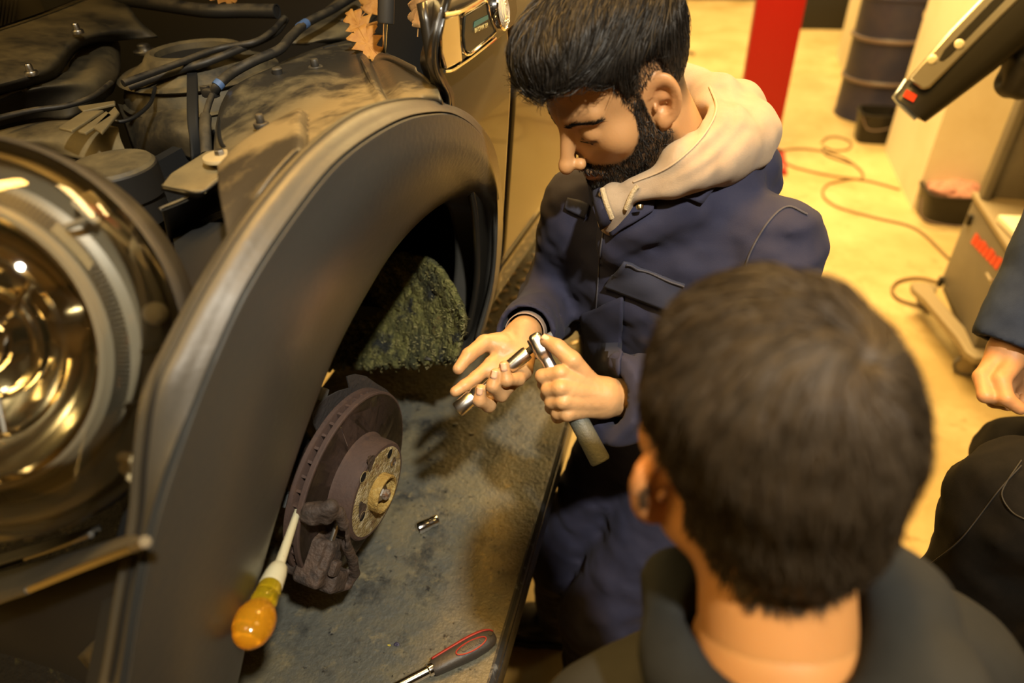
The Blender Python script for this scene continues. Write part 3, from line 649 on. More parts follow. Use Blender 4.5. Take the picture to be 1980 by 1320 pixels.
# ------------------------------------------------------------------ flank: wing rear part, door, sill
def flank(px, off): return PC(*px, off)
SH = lambda z: -.022 - .9 * max(0, z - 1.52) ** 2 - .55 * max(0, 1.25 - z) ** 2        # body section: off over height
def side_pt(y, z):
    x = -.42 + .08 * y + .1 * (z - 1.2) + SH(z); return np.array([x, y, z])
yseam = float(PC(989, 200, -.02)[1])
def side_panel(name, y0, y1, z0, z1, ny, nz, m, inset=0):
    V = [side_pt(y, z) + [-inset, 0, 0] for y in np.linspace(y0, y1, ny) for z in np.linspace(z0, z1, nz)]
    o = part(V, grid_faces(ny, nz), name, m, th=.012); return o
# rear piece of the front wing: arch cut-out follows the trim
V = []; nY, nZ = 36, 30
for i in range(nY):
    for j in range(nZ):
        z = 1.10 + (1.72 - 1.10) * j / (nZ - 1); dz = (z - 1.232); ya = cA[0] + math.sqrt(max(.418 ** 2 - dz * dz, .02)) if abs(dz) < .41 else cA[0] + .2
        if z > 1.58: ya = float(np.interp(z, [1.58, 1.62, 1.66, 1.72], [.862, .872, .868, .885]))
        y = ya + (yseam - .002 - ya) * i / (nY - 1); V.append(side_pt(y, z))
o = part(V, grid_faces(nY, nZ), 'front_wing_panel', m_paint, th=.012)
side_panel('door_panel', yseam + .003, 2.35, 1.19, 1.78, 40, 30, m_paint)
side_panel('door_gap', yseam - .006, yseam + .007, 1.10, 1.76, 3, 24, m_seal, .008)
side_panel('sill_panel', yseam - .02, 2.35, 1.098, 1.186, 30, 6, m_paint)
side_panel('sill_gap', yseam, 2.35, 1.18, 1.196, 30, 3, m_seal, .006)
b = MB().box((-1.0, 1.7, 1.10), (1.2, 1.3, .04)); b.build('underbody', m_black, car, smooth=False)
# window glass and pillar above the frame
V = [side_pt(y, 1.78) + [-.02 - .25*t, 0, .42*t] for y in np.linspace(1.35, 2.3, 12) for t in np.linspace(0, 1, 6)]
part(V, grid_faces(12, 6), 'side_window', mat('dark_window', (.01, .01, .01), .03, 0), th=.004)
# ------------------------------------------------------------------ side scuttle with badge and repeater lamp
def sc(px, py, o=.004): return PC(px, py, -.022 + o)
fr = [(883, 22), (850, 40), (846, 80), (852, 132), (866, 140), (905, 112), (950, 78), (982, 48), (990, 20), (985, -20), (940, -14)]
o = MB().prism([sc(*q, -.004) for q in fr], (.010, 0, 0)).build('scuttle_base', m_paint, car); bevel(o, .003)
def blade(name, out, o0, th, m, bv=.0015, parent=None):
    o = MB().prism([sc(*q, o0) for q in out], (th, 0, 0)).build(name, m, parent or car); bevel(o, bv); return o
blade('scuttle_mirror', [(855, 36), (881, 27), (889, 118), (858, 133), (849, 100), (848, 70)], .006, .004, m_chr)
m_badge = mat('dark_badge_panel', (.022, .020, .013), .3)
bp_ = [(896, 30), (938, 4), (946, 30), (956, 62), (940, 78), (905, 104), (896, 96), (893, 70)]
blade('badge_panel', bp_, .006, .003, m_badge)
MB().tube(cr([sc(*q, .010) for q in [(895, 28), (892, 60), (893, 90), (900, 105), (912, 103), (935, 84), (956, 65), (958, 58), (948, 32), (940, 2), (918, 14)]], 80, True), .0016, 8, closed=True).build('badge_frame', m_chr, car)
MB().tube(cr([sc(*q, .010) for q in [(858, 28), (888, 22), (918, 6), (940, -8)]], 30), .003, 8).build('scuttle_rim', m_chr, car)
MB().tube(cr([sc(*q, .008) for q in [(860, 138), (872, 136), (892, 124), (915, 108), (958, 74)]], 30), .0022, 8).build('scuttle_rim', m_chr, car)
MB().tube(cr([sc(*q, .008) for q in [(884, 24), (889, 70), (890, 120)]], 20), .002, 8).build('scuttle_rim', m_chr, car)
xd = sc(945, 52) - sc(919, 64); ud = sc(919, 40) - sc(921, 62)
bl = [sc(917, 42, .0095), sc(943, 29, .0095), sc(944, 37, .0095), sc(916, 53, .0095)]
MB().prism(bl, (.0005, 0, 0)).build('teal_badge_stripe', mat('teal_print', (.05, .16, .13), .4), car, smooth=False)
t = text('BAYSWATER', 'badge_lettering', mat('gold_print', (.55, .42, .16), .4), .0088, sc(931, 54, .0112), xd, ud, car, .0003); to_mesh(t)
rc = sc(965, 22, .008); rn = np.array([1, -.05, .12]); rn /= np.linalg.norm(rn)
lampc = empty('repeater_lamp', rc, parent=car)
m_lens = mat('clear_lamp_plastic', (.95, .9, .75), .08, 0, trans=.75, ior=1.3)
MB().lathe([(.0265, 0), (.0265, .006), (.024, .008), (.022, .006)], rc, rn, 40).build('lamp_rim', m_chr, lampc)
MB().lathe([(.023, .003), (.021, .009), (.0195, .007), (.017, .0105), (.0155, .0085), (.013, .012), (.0115, .010), (.009, .013), (.006, .0115), (0, .0135)], rc, rn, 40).build('ribbed_lens', m_lens, lampc)
MB().lathe([(.022, -.002), (.012, -.001), (0, -.002)], rc + rn*.002, rn, 24).build('lamp_reflector', m_chr, lampc)
MB().lathe([(.0, .005), (.005, .004), (.005, .0), (0, 0)], rc + rn*.001, rn, 16).build('amber_bulb', mat('amber_bulb', (.9, .35, .04), .3), lampc)
# wing flange between bonnet opening and flank
FLs = [[((846, -40), -.055), ((872, -42), -.012), ((892, -40), -.024)], [((832, 30), -.06), ((856, 20), -.014), ((868, 14), -.024)], [((820, 80), -.075), ((842, 75), -.016), ((853, 72), -.028)], [((812, 118), -.09), ((838, 125), -.02), ((853, 128), -.026)],
       [((822, 150), -.08), ((850, 158), -.018), ((866, 158), -.026)], [((842, 182), -.06), ((866, 186), -.016), ((878, 182), -.028)], [((858, 206), -.04), ((870, 214), -.016), ((881, 216), -.028)]]
rows = [[PC(*q, o_) for q, o_ in r] for r in FLs]; V, F, G = loft(rows, 60, 18); part(V, F, 'wing_flange', m_paint, th=.006)
# ------------------------------------------------------------------ inner wing
IW = [[((455, 505), None, -.05), ((540, 375), None, -.04), ((625, 285), None, -.036), ((700, 230), None, -.036), ((793, 206), None, -.036), ((864, 214), None, -.04)],
      [((440, 420), 1.595), ((512, 335), 1.612), ((610, 255), 1.625), ((700, 200), 1.622), ((785, 182), 1.618), ((856, 196), 1.615)],
      [((432, 340), 1.585), ((478, 282), 1.600), ((596, 222), 1.612), ((692, 160), 1.610), ((765, 152), 1.612), ((842, 168), 1.622)],
      [((418, 285), 1.565), ((440, 240), 1.585), ((590, 180), 1.615), ((660, 130), 1.612), ((740, 122), 1.610), ((822, 146), 1.630)],
      [((428, 220), 1.580), ((455, 195), 1.600), ((560, 150), 1.612), ((640, 105), 1.612), ((715, 100), 1.612), ((800, 134), 1.628)],
      [((448, 180), 1.59), ((490, 155), 1.605), ((570, 118), 1.612), ((640, 90), 1.605), ((700, 85), 1.600), ((775, 126), 1.610)],
      [((455, 178), 1.55), ((500, 150), 1.56), ((575, 110), 1.57), ((640, 86), 1.57), ((700, 82), 1.56), ((776, 128), 1.56)]]
rows = []
for r in IW: rows.append([PC(*q[0], q[2]) if len(q) == 3 else PZ(*q[0], q[1]) for q in r])
V, F, G = loft(rows, 130, 130); V = V + vnoise(V, 9)[:, None] * np.array([0, 0, .008])
def sstep(x, w): t = np.clip(x/w, 0, 1); return t*t*(3 - 2*t)
def leftof(P, a, b_): d_ = (b_ - a)[:2]; n_ = np.array([-d_[1], d_[0]])/np.linalg.norm(d_); return (P[:, :2] - a[:2]) @ n_
l1 = leftof(V, PZ(598, 255, 1.61), PZ(592, 165, 1.61)); l2 = -leftof(V, PZ(430, 178, 1.6), PZ(600, 168, 1.61)); l3 = leftof(V, PZ(606, 250, 1.61), PZ(470, 330, 1.60)) * -1
V[:, 2] += .016 * sstep(l1, .008) * sstep(l2, .02) * sstep(-l3 + .06, .05)
l4 = leftof(V, PZ(735, 200, 1.615), PZ(700, 105, 1.61)); V[:, 2] -= .010 * np.exp(-((l4 + .012)/.014)**2) - .008*np.exp(-(l4/.006)**2)
iw = part(V, F, 'inner_wing', m_wing, th=.004); iw['label'] = 'dusty metal inner wing'
# stamped rib, bolts and hole in the inner wing
MB().tube([PZ(699, 116, 1.617), PZ(712, 140, 1.618), PZ(728, 178, 1.622)], [.002, .005, .003], 10).build('pressed_rib', m_wing, iw)
def bolt(px, py, z, r, name, parent, m=None):
    c = PZ(px, py, z); MB().lathe([(r*1.8, -.004), (r*1.9, 0), (r*1.7, .002), (r, .002), (r, .010), (r*.8, .012), (0, .012)], c, n=24).build(name, m or m_hose, parent)
bolt(538, 147, 1.614, .0075, 'wing_bolt', iw); 
MB().lathe([(.0, -.001), (.010, -.001), (.013, .001), (.016, -.003)], PZ(640, 92, 1.612), n=20).build('pressed_dimple', m_black, iw)
bolt(665, 48, 1.60, .011, 'mount_bolt', iw)
MB().lathe([(.030, -.02), (.036, -.006), (.036, .002), (.030, .004), (.024, 0), (0, 0)], PZ(650, 55, 1.595), n=28).build('strut_mount', m_hose, iw)
# scuttle rail behind, from the mount to the right
V, F, G = loft([[PZ(560, 80, 1.60), PZ(600, 40, 1.61), PZ(660, -10, 1.63)], [PZ(600, 82, 1.595), PZ(650, 62, 1.60), PZ(720, 0, 1.62)], [PZ(640, 85, 1.58), PZ(690, 70, 1.58), PZ(745, 15, 1.59)]], 16, 16); part(V, F, 'scuttle_rail', m_dirt, th=.006)
# open bonnet, hinged at the scuttle, above the frame
V = []
for i in range(24):
    t = i/23; y = 1.50 - .98*t; z = 1.80 + .80*t + .05*math.sin(math.pi*t)
    for j in range(24):
        s_ = j/23; x = -1.72 + 1.27*s_; V.append((x + .08*(y - 1), y + .05*abs(s_ - .5), z - .10*(2*s_ - 1)**4))
o = part(V, grid_faces(24, 24), 'bonnet', m_paint, th=.02); o['label'] = 'open dark bonnet'
# ------------------------------------------------------------------ gas strut
g_b = PZ(742, 112, 1.60); g_m = PD(746, 46, 1.02); g_t = PD(749, -80, .99)
gst = empty('gas_strut', g_b, parent=car)
MB().tube([g_b, g_m + (g_t - g_m)*.1], .0036, 14).build('strut_rod', m_chr, gst)
MB().tube([g_m, g_m + (g_t - g_m)*.03, g_t], [.0115, .0125, .0125], 20).build('strut_cylinder', mat('strut_black', (.03, .028, .025), .4), gst)
# ------------------------------------------------------------------ engine bay
slab('bay_floor', (-1.75, .30, 1.12), (-.80, 1.75, 1.14), m_black, None, car)
slab('bay_side_shield', (-.82, .45, 1.12), (-.80, 1.75, 1.50), m_black, None, car)
slab('bay_far_side', (-1.80, -.30, 1.12), (-1.75, 1.75, 1.86), m_black, None, car)
slab('bulkhead', (-1.75, 1.62, 1.12), (-.42, 1.66, 1.95), m_black, None, car)
# strut tower
tw = PZ(375, 97, 1.60)
tower = empty('strut_tower', tw, parent=car)
MB().lathe([(.062, -.03), (.066, 0), (.072, .004), (.080, .002), (.090, -.012), (.120, -.030), (.135, -.06), (.14, -.26)], tw, n=56).build('tower_shell', m_dirt, tower)
MB().lathe([(0, -.05), (.064, -.05), (.064, -.01)], tw, n=40).build('tower_bore', m_black, tower)
bolt(280, 98, 1.585, .011, 'tower_nut', tower, m_steel); bolt(452, 118, 1.575, .009, 'tower_nut', tower, m_steel)
# wheelhouse dome below the tower
def PZl(l): return [PZ(x, y, z) for x, y, z in l]
V, F, G = loft([PZl([(225, 200, 1.52), (262, 205, 1.53), (320, 190, 1.54), (372, 185, 1.54)]), PZl([(240, 240, 1.50), (275, 235, 1.52), (325, 232, 1.535), (372, 235, 1.535)]), PZl([(262, 300, 1.46), (300, 275, 1.50), (335, 262, 1.52), (374, 265, 1.52)]), PZl([(300, 350, 1.40), (330, 320, 1.45), (350, 305, 1.48), (376, 310, 1.48)])], 24, 24)
part(V, F, 'wheelhouse_dome', m_dirt, th=.004)
# air guide panel (top left) with its bright seam
V, F, G = loft([PZl([(-90, 84, 1.655), (0, 54, 1.66), (80, 27, 1.66), (150, 0, 1.66), (215, -30, 1.66)]), PZl([(-90, 135, 1.645), (0, 112, 1.645), (90, 78, 1.645), (165, 42, 1.645), (245, 5, 1.645)]), PZl([(-90, 180, 1.63), (0, 160, 1.63), (95, 128, 1.63), (165, 75, 1.63), (270, 40, 1.63)]), PZl([(-90, 205, 1.60), (0, 186, 1.605), (105, 152, 1.605), (165, 92, 1.605), (305, 70, 1.605)])], 30, 40)
part(V, F, 'air_guide', m_dirt, th=.004)
MB().tube(cr(PZl([(-90, 84, 1.657), (0, 54, 1.662), (80, 27, 1.662), (150, 0, 1.662), (215, -30, 1.662)]), 30), .0022, 8).build('air_guide_edge', m_chr, car)
V, F, G = loft([PZl([(-60, 214, 1.60), (60, 172, 1.605), (128, 140, 1.60), (150, 95, 1.60), (212, 70, 1.60)]), PZl([(-60, 216, 1.58), (70, 180, 1.60), (165, 150, 1.60), (195, 110, 1.60), (228, 80, 1.59)]), PZl([(-60, 225, 1.57), (75, 200, 1.58), (180, 178, 1.58), (228, 140, 1.575), (232, 100, 1.57)]), PZl([(-60, 245, 1.54), (70, 232, 1.55), (150, 228, 1.55), (218, 180, 1.545), (224, 150, 1.54)])], 26, 40)
V = V + vnoise(V, 22)[:, None] * np.array([0, 0, .012]); part(V, F, 'washer_tank', m_dirt, th=.004)
# big pipe, hoses and lines
def hose(pts, r, name, m=None, n=60, nn=12, parent=None): return MB().tube(cr([PZ(*q) for q in pts], n), r, nn).build(name, m or m_hose, parent or car)
hose([(190, -6, 1.65), (260, 2, 1.65), (330, 12, 1.648), (400, 21, 1.646), (470, 21, 1.645), (534, 22, 1.645)], .0125, 'intake_pipe')
MB().lathe([(.0126, 0), (.0126, .002), (.0105, .002), (.0105, -.01), (0, -.01)], PZ(534, 22, 1.645), PZ(534, 22, 1.645) - PZ(470, 21, 1.645), 20).build('pipe_mouth', m_black, car)
hose([(238, 161, 1.60), (330, 128, 1.605), (420, 95, 1.612), (490, 82, 1.617), (525, 62, 1.622), (550, 35, 1.63)], .0055, 'coolant_line')
hose([(250, 168, 1.575), (330, 140, 1.59), (400, 120, 1.60), (470, 92, 1.61), (505, 78, 1.612), (535, 60, 1.618), (552, 38, 1.622)], .0065, 'coolant_line')
h3 = hose([(690, -10, 1.645), (640, 20, 1.64), (592, 45, 1.635), (562, 72, 1.63), (540, 96, 1.625), (490, 118, 1.62), (450, 140, 1.612), (424, 162, 1.605), (412, 182, 1.59)], .0075, 'brake_hose')
for q0_, q1_ in [((592, 45, 1.635), (579, 54, 1.633)), ((426, 160, 1.606), (419, 168, 1.602))]:
    MB().tube([PZ(*q0_), PZ(*q1_)], .0083, 12).build('blue_tape', m_blue, h3)
hose([(412, 180, 1.592), (404, 200, 1.585), (398, 225, 1.578), (397, 255, 1.57), (400, 300, 1.55)], [.0045 if k < 30 else .008 for k in range(60)], 'brake_line')
MB().box(PZ(408, 180, 1.592), (.022, .012, .012), bev=.002).build('line_clip', m_hose, car)
MB().box(PZ(398, 176, 1.59), (.012, .010, .016), bev=.002).build('line_clip', m_hose, car)
# dark upright web and the tan bracket with washer
V, F, G = loft([PZl([(362, 140, 1.585), (364, 220, 1.55), (368, 310, 1.49)]), PZl([(382, 135, 1.585), (384, 220, 1.55), (386, 300, 1.49)])], 6, 20); part(V, F, 'inner_web', m_black, th=.005)
pl = PZl([(312, 358, 1.572), (330, 335, 1.574), (398, 292, 1.582), (440, 285, 1.585), (484, 292, 1.585), (462, 312, 1.583), (410, 352, 1.575), (396, 368, 1.572), (352, 366, 1.572)])
br = MB().prism(pl, (0, 0, -.005)).build('headlight_bracket', m_tan, car); bevel(br, .0015)
MB().lathe([(0, .004), (.010, .004), (.020, .003), (.021, .001), (.021, -.001)], PZ(427, 305, 1.588), n=32).build('washer', mat('cream_washer', (.30, .24, .13), .6), br)
MB().lathe([(0, .010), (.005, .010), (.0058, .009), (.0058, .003)], PZ(427, 305, 1.588), n=6).build('washer_bolt', m_steel, br)
V, F, G = loft([PZl([(312, 359, 1.572), (354, 367, 1.572), (397, 369, 1.572), (463, 313, 1.583)]), PZl([(312, 368, 1.560), (354, 378, 1.558), (398, 380, 1.558), (464, 322, 1.572)])], 4, 20); part(V, F, 'bracket_lip', m_wing, br, th=.002)
# small hardware of the bay: bolts, wires, ribs and the radiator mesh
for px, py, z, r in [(320, 172, 1.56, .006), (60, 140, 1.632, .005), (150, 60, 1.648, .005), (475, 300, 1.588, .005), (610, 130, 1.617, .006), (560, 300, 1.618, .005), (505, 240, 1.612, .005)]:
    bolt(px, py, z, r, 'bay_bolt', car, m_steel if px < 330 else None)
hose([(300, 170, 1.575), (290, 200, 1.565), (262, 225, 1.56), (232, 235, 1.56), (215, 228, 1.565)], .003, 'sensor_wire', m_seal)
hose([(455, 178, 1.598), (436, 205, 1.592), (424, 245, 1.582), (430, 280, 1.585), (455, 292, 1.59)], .0028, 'sensor_wire', m_seal)
hose([(-20, 232, 1.60), (60, 214, 1.598), (130, 204, 1.595), (180, 186, 1.595), (215, 160, 1.592)], .004, 'loom', m_hose)
for zz in (.035, .075, .12):
    MB().lathe([(.128 + zz*.1, -zz - .004), (.134 + zz*.1, -zz), (.128 + zz*.1, -zz + .004)], tw, n=56).build('tower_rib', m_dirt, tower)
for k in range(9):
    MB().tube([PZ(-30 + k*8, -10, 1.60), PZ(-34 + k*7, 55, 1.585)], .0012, 5).build('radiator_fin', m_steel, car)
V, F, G = loft([PZl([(306, 402, 1.555), (360, 380, 1.558), (414, 352, 1.565)]), PZl([(316, 412, 1.545), (368, 388, 1.55), (418, 358, 1.558)]), PZl([(330, 470, 1.46), (380, 430, 1.47), (440, 400, 1.48)])], 12, 14); part(V, F, 'front_carrier', m_wing, th=.004)
V, F, G = loft([[PZ(478, 418, 1.57), PZ(435, 480, 1.555), PZ(395, 555, 1.54), PZ(368, 615, 1.525), PZ(358, 660, 1.51)], [PZ(462, 416, 1.56), PZ(425, 475, 1.545), PZ(385, 545, 1.53), PZ(362, 605, 1.515), PZ(352, 655, 1.50)]], 6, 40); part(V, F, 'inner_seal_strip', m_trim, th=.004)
# clips on the head of the light
for pts in ([(112, 246), (160, 215), (200, 212), (138, 252)], [(150, 253), (205, 214), (217, 222), (165, 256)], [(180, 245), (222, 205), (230, 216), (196, 256)], [(150, 205), (222, 194), (222, 200), (160, 214)]):
    o = MB().prism([PZ(x, y, 1.602) for x, y in pts], (0, 0, -.004)).build('retaining_clip', m_tan, car); bevel(o, .0012)
# dark valance that closes the gap between headlight and arch
V, F, G = loft([PZl([(330, 430, 1.46), (470, 430, 1.54)]), [PC(350, 640, -.09), PC(420, 545, -.06)], [PC(270, 900, -.10), PC(318, 780, -.05)], [PC(220, 1060, -.10), PC(285, 1010, -.04)], [PC(150, 1400, -.10), PC(200, 1400, -.04)]], 30, 8); part(V, F, 'front_valance', m_black)
# cream connector beside the trim
cc = PC(266, 898, -.055)
def conn(p): return np.minimum.reduce([rbox(p, cc, (.009, .007, .008), .003), cap(p, cc + [-.012, 0, .006], cc + [.006, -.004, .012], .005), cap(p, cc + [.004, -.004, -.008], cc + [.013, -.002, -.014], .004), cap(p, cc + [-.012, -.004, -.003], cc + [-.002, -.008, -.010], .004)])
sdf_obj('wire_connector', conn, cc - .03, cc + .03, .0014, mat('cream_connector', (.42, .34, .19), .6), car)
# ------------------------------------------------------------------ headlight
hc = PD(-8, 662, .575); ha = np.array([.42, -.72, .42]); ha /= np.linalg.norm(ha)
hu = np.cross([0, 0, 1], ha); hu /= np.linalg.norm(hu); hv = np.cross(ha, hu)        # hu sideways, hv up
hl = empty('headlight', hc, parent=car)
def elathe(prof, name, m, parent, n=72, a=.150, bb=.172, cen=(0, 0), angle=40, cen2=None):
    V = []; cen_a = cen
    for qi, (r, h) in enumerate(prof):
        if cen2 is not None: cen = tuple(np.array(cen_a) + (np.array(cen2) - np.array(cen_a)) * (prof[0][0] - r) / (prof[0][0] - prof[-1][0]))
        for k in range(n):
            t = 2*math.pi*k/n; V.append(hc + hu*(cen[0] + a*r*math.cos(t)) + hv*(cen[1] + bb*r*math.sin(t)) + ha*h)
    L_ = len(prof); F = [(i*n+k, i*n+(k+1) % n, (i+1)*n+(k+1) % n, (i+1)*n+k) for i in range(L_-1) for k in range(n)]
    if prof[-1][0] < .02: F.append(tuple((L_-1)*n+k for k in range(n)))
    return MB().add(V, F).build(name, m, parent, angle=angle)
m_glass = bpy.data.materials.new('clear_lens'); m_glass.use_nodes = True; N = m_glass.node_tree.nodes; L = m_glass.node_tree.links; N.remove(N['Principled BSDF'])
gt = N.new('ShaderNodeBsdfTransparent'); gt.inputs[0].default_value = (.96, .94, .88, 1); gg = N.new('ShaderNodeBsdfGlossy'); gg.inputs['Roughness'].default_value = .03; fz = N.new('ShaderNodeFresnel'); fz.inputs[0].default_value = 1.5; ms = N.new('ShaderNodeMixShader')
L.new(fz.outputs[0], ms.inputs[0]); L.new(gt.outputs[0], ms.inputs[1]); L.new(gg.outputs[0], ms.inputs[2]); L.new(ms.outputs[0], N['Material Output'].inputs[0])
m_hlblk = mat('headlight_bezel_black', (.035, .032, .026), .35)
m_hlgrey = mat('headlight_bezel_grey', (.16, .145, .11), .38)
m_refl = mat('headlight_reflector', (.90, .82, .62), .10, 1)
elathe([(.99, -.03), (1.005, -.012), (1.0, .0), (.985, .007), (.975, .006)], 'lens_rim', mat('lens_rim_grey', (.05, .047, .042), .3), hl)
elathe([(.985, .006), (.97, .028), (.90, .052), (.78, .074), (.6, .092), (.35, .104), (.1, .109), (.0, .11)], 'lens', m_glass, hl)
elathe([(.975, .004), (.94, .0), (.91, .007), (.87, .003), (.82, -.004), (.79, -.002), (.74, .006), (.715, .012), (.695, .012)], 'bezel', m_hlgrey, hl, cen=(0, 0), cen2=(-.024, 0))
b = MB()
for k in range(200):                                                              # fine ribs on the bezel
    t = 2*math.pi*k/200; q = lambda r, h: hc + hu*(-.018 + .150*r*math.cos(t)) + hv*(.172*r*math.sin(t)) + ha*h
    b.tube([q(.735, .010), q(.80, .003)], .0011, 4)
b.build('bezel_ribs', m_hlblk, hl)
RO = (-.024, .000)
elathe([(.70, .012), (.69, .006), (.66, .004), (.655, -.004)], 'reflector_rim', m_chr, hl, cen=RO)
elathe([(.655, -.004), (.62, -.03), (.55, -.055), (.45, -.076), (.3, -.094), (.16, -.102), (.10, -.103)], 'reflector_bowl', m_refl, hl, cen=RO, n=96, angle=80)
elathe([(.46, -.010), (.475, -.004), (.49, -.010), (.475, -.016), (.46, -.010)], 'chrome_ring', m_chr, hl, cen=RO)
elathe([(.30, -.05), (.31, -.03), (.27, -.02), (.25, -.03)], 'bulb_ring', m_chr, hl, cen=RO)
hb = hc + hu*RO[0] + hv*RO[1]
MB().lathe([(.020, -.10), (.020, -.06), (.028, -.055), (.028, -.02), (.022, -.012), (.010, -.008), (0, -.007)], hb, ha, 32).build('bulb_shield', m_chr, hl)
for k in range(3):
    t = 2*math.pi*k/3 + .6; MB().tube([hb + ha*-.03 + (hu*math.cos(t) + hv*math.sin(t))*.022, hb + ha*-.012 + (hu*math.cos(t)*.150*.47 + hv*math.sin(t)*.172*.47)], .0028, 8).build('shield_spoke', m_chr, hl)
elathe([(1.0, -.02), (.99, -.06), (.85, -.10), (.6, -.125), (.2, -.13), (0, -.13)], 'headlight_housing', m_hlblk, hl)
# amber/clear markers inside the lens
q = lambda r, t, h: hc + hu*(.150*r*math.cos(t)) + hv*(.172*r*math.sin(t)) + ha*h
o = MB().prism([q(.83, .62, .012), q(.94, .60, .010), q(.95, .75, .010), q(.84, .80, .012)], ha*.006).build('marker_lamp', m_lens, hl); bevel(o, .002)
MB().lathe([(0, .012), (.007, .010), (.010, .004), (.010, 0)], q(.86, .02, .006), ha, 20).build('pilot_lamp', mat('pilot_white', (.6, .55, .42), .3), hl)
MB().tube([q(.72, .75, .012), q(.93, .62, .014)], .003, 8).build('bezel_bar', m_hlgrey, hl)
MB().tube([q(.76, -.22, .010), q(.94, -.16, .012)], .003, 8).build('bezel_bar', m_hlgrey, hl)
MB().tube([q(.72, -.62, .010), q(.93, -.48, .012)], .003, 8).build('bezel_bar', m_hlgrey, hl)
# round cap of the beam motor behind the light
mc_ = PZ(212, 318, 1.565)
MB().lathe([(0, .004), (.040, .004), (.050, .002), (.0535, -.002)], mc_, n=48).build('lamp_cap_top', m_dirt, hl)
MB().lathe([(.0535, -.002), (.0555, -.004), (.0555, -.040), (.050, -.044), (.050, -.075)], mc_, n=48).build('lamp_cap_band', m_blk, hl)
V, F, G = loft([PZl([(-40, 262, 1.575), (60, 238, 1.58), (150, 232, 1.58), (228, 245, 1.575)]), PZl([(-40, 285, 1.57), (60, 268, 1.575), (150, 262, 1.575), (235, 275, 1.565)]), PZl([(-40, 320, 1.54), (80, 300, 1.55), (170, 310, 1.55), (260, 330, 1.53)])], 16, 24); part(V, F, 'lamp_top_shell', m_dirt, hl, th=.004)
# ------------------------------------------------------------------ bumper
def PYl(l): return [PY(x, y, yy) for x, y, yy in l]
V, F, G = loft([PYl([(-80, 1128, .29), (0, 1104, .285), (120, 1072, .275), (225, 1040, .262), (262, 1034, .25)]), PYl([(-80, 1150, .265), (0, 1122, .262), (120, 1088, .255), (225, 1050, .245), (276, 1040, .238)]), PYl([(-80, 1180, .245), (0, 1152, .242), (120, 1110, .238), (225, 1066, .232), (280, 1048, .228)]), PYl([(-80, 1190, .25), (0, 1162, .25), (120, 1120, .246), (225, 1076, .24), (276, 1058, .235)])], 16, 40)
part(V, F, 'bumper_strip', m_trim, th=.004)
MB().tube(cr(PYl([(56, 1140, .240), (120, 1113, .2365), (200, 1080, .232), (258, 1058, .229)]), 24), .0032, 10).build('chrome_strip', mat('brass_lit_chrome', (.75, .68, .5), .22, 1), car)
MB().tube([PY(258, 1058, .229), PY(281, 1047, .227)], [.0036, .0042], 10).build('strip_end', m_steel, car)
MB().tube(cr(PYl([(-60, 1185, .244), (0, 1160, .243), (56, 1140, .240)]), 16), .004, 10).build('strip_end', m_trim, car)
V, F, G = loft([PYl([(-80, 1090, .31), (0, 1070, .305), (100, 1042, .298), (192, 1012, .29)]), PYl([(-80, 1112, .29), (0, 1090, .288), (100, 1058, .282), (190, 1024, .276)]), PYl([(-80, 1120, .295), (0, 1100, .293), (100, 1068, .288), (190, 1034, .282)])], 10, 30); part(V, F, 'upper_grille_strip', m_trim, th=.004)
MB().tube(cr(PYl([(50, 1080, .284), (110, 1060, .280), (176, 1034, .275)]), 16), .0026, 8).build('chrome_strip', m_steel, car)
V, F, G = loft([PYl([(-120, 1170, .27), (100, 1120, .262), (268, 1060, .25)]), PYl([(-120, 1420, .30), (100, 1420, .29), (225, 1420, .265)])], 10, 14); part(V, F, 'bumper_grille', m_black, th=.006)
V, F, G = loft([PYl([(150, 1270, .262), (205, 1215, .258), (236, 1180, .254)]), PYl([(200, 1330, .268), (222, 1330, .262), (238, 1330, .256)])], 8, 10); part(V, F, 'fog_lamp_blank', m_trim, th=.004)
# ------------------------------------------------------------------ brake: disc, hub, shield, caliper
th_ = math.radians(6.6); dn = np.array([math.cos(th_), -math.sin(th_), -.088]); dn /= np.linalg.norm(dn); dcn = PD(690, 935, 1.05); RD = .147
def PL(px, py, off):                                    # sight line cut with a plane parallel to the disc
    r = ray(px, py); c = dcn + dn * off; return O + r * ((c - O) @ dn / (r @ dn))
bd = empty('brake_disc', dcn, parent=car)
def radial_steel(name, base, dark):
    m = mat(name, base, .32, .9); N = m.node_tree.nodes; L = m.node_tree.links; b = N['Principled BSDF']
    a = N.new('ShaderNodeAttribute'); a.attribute_name = 'ringpos'
    t = N.new('ShaderNodeTexNoise'); t.noise_dimensions = '1D'; t.inputs['Scale'].default_value = 420; t.inputs['Detail'].default_value = 3; L.new(a.outputs['Fac'], t.inputs['W'])
    mx = N.new('ShaderNodeMix'); mx.data_type = 'RGBA'; mx.inputs[6].default_value = (*dark, 1); mx.inputs[7].default_value = (*base, 1); L.new(t.outputs['Fac'], mx.inputs[0]); L.new(mx.outputs[2], b.inputs['Base Color'])
    bp = N.new('ShaderNodeBump'); bp.inputs['Strength'].default_value = .25; bp.inputs['Distance'].default_value = .001; L.new(t.outputs['Fac'], bp.inputs['Height']); L.new(bp.outputs[0], b.inputs['Normal'])
    return m
def ringattr(o):
    co = np.empty(len(o.data.vertices) * 3); o.data.vertices.foreach_get('co', co); co = co.reshape(-1, 3) - dcn; r = np.linalg.norm(co - np.outer(co @ dn, dn), axis=1)
    a = o.data.attributes.new('ringpos', 'FLOAT', 'POINT'); a.data.foreach_set('value', r); return o
m_disc = radial_steel('scored_disc_steel', (.30, .26, .19), (.12, .10, .075))
m_rust = layered('rusted_iron', (.050, .030, .024), [((.075, .042, .028), 30, .5, .75), ((.030, .02, .018), 60, .55, .75)], .75, .12, 220)
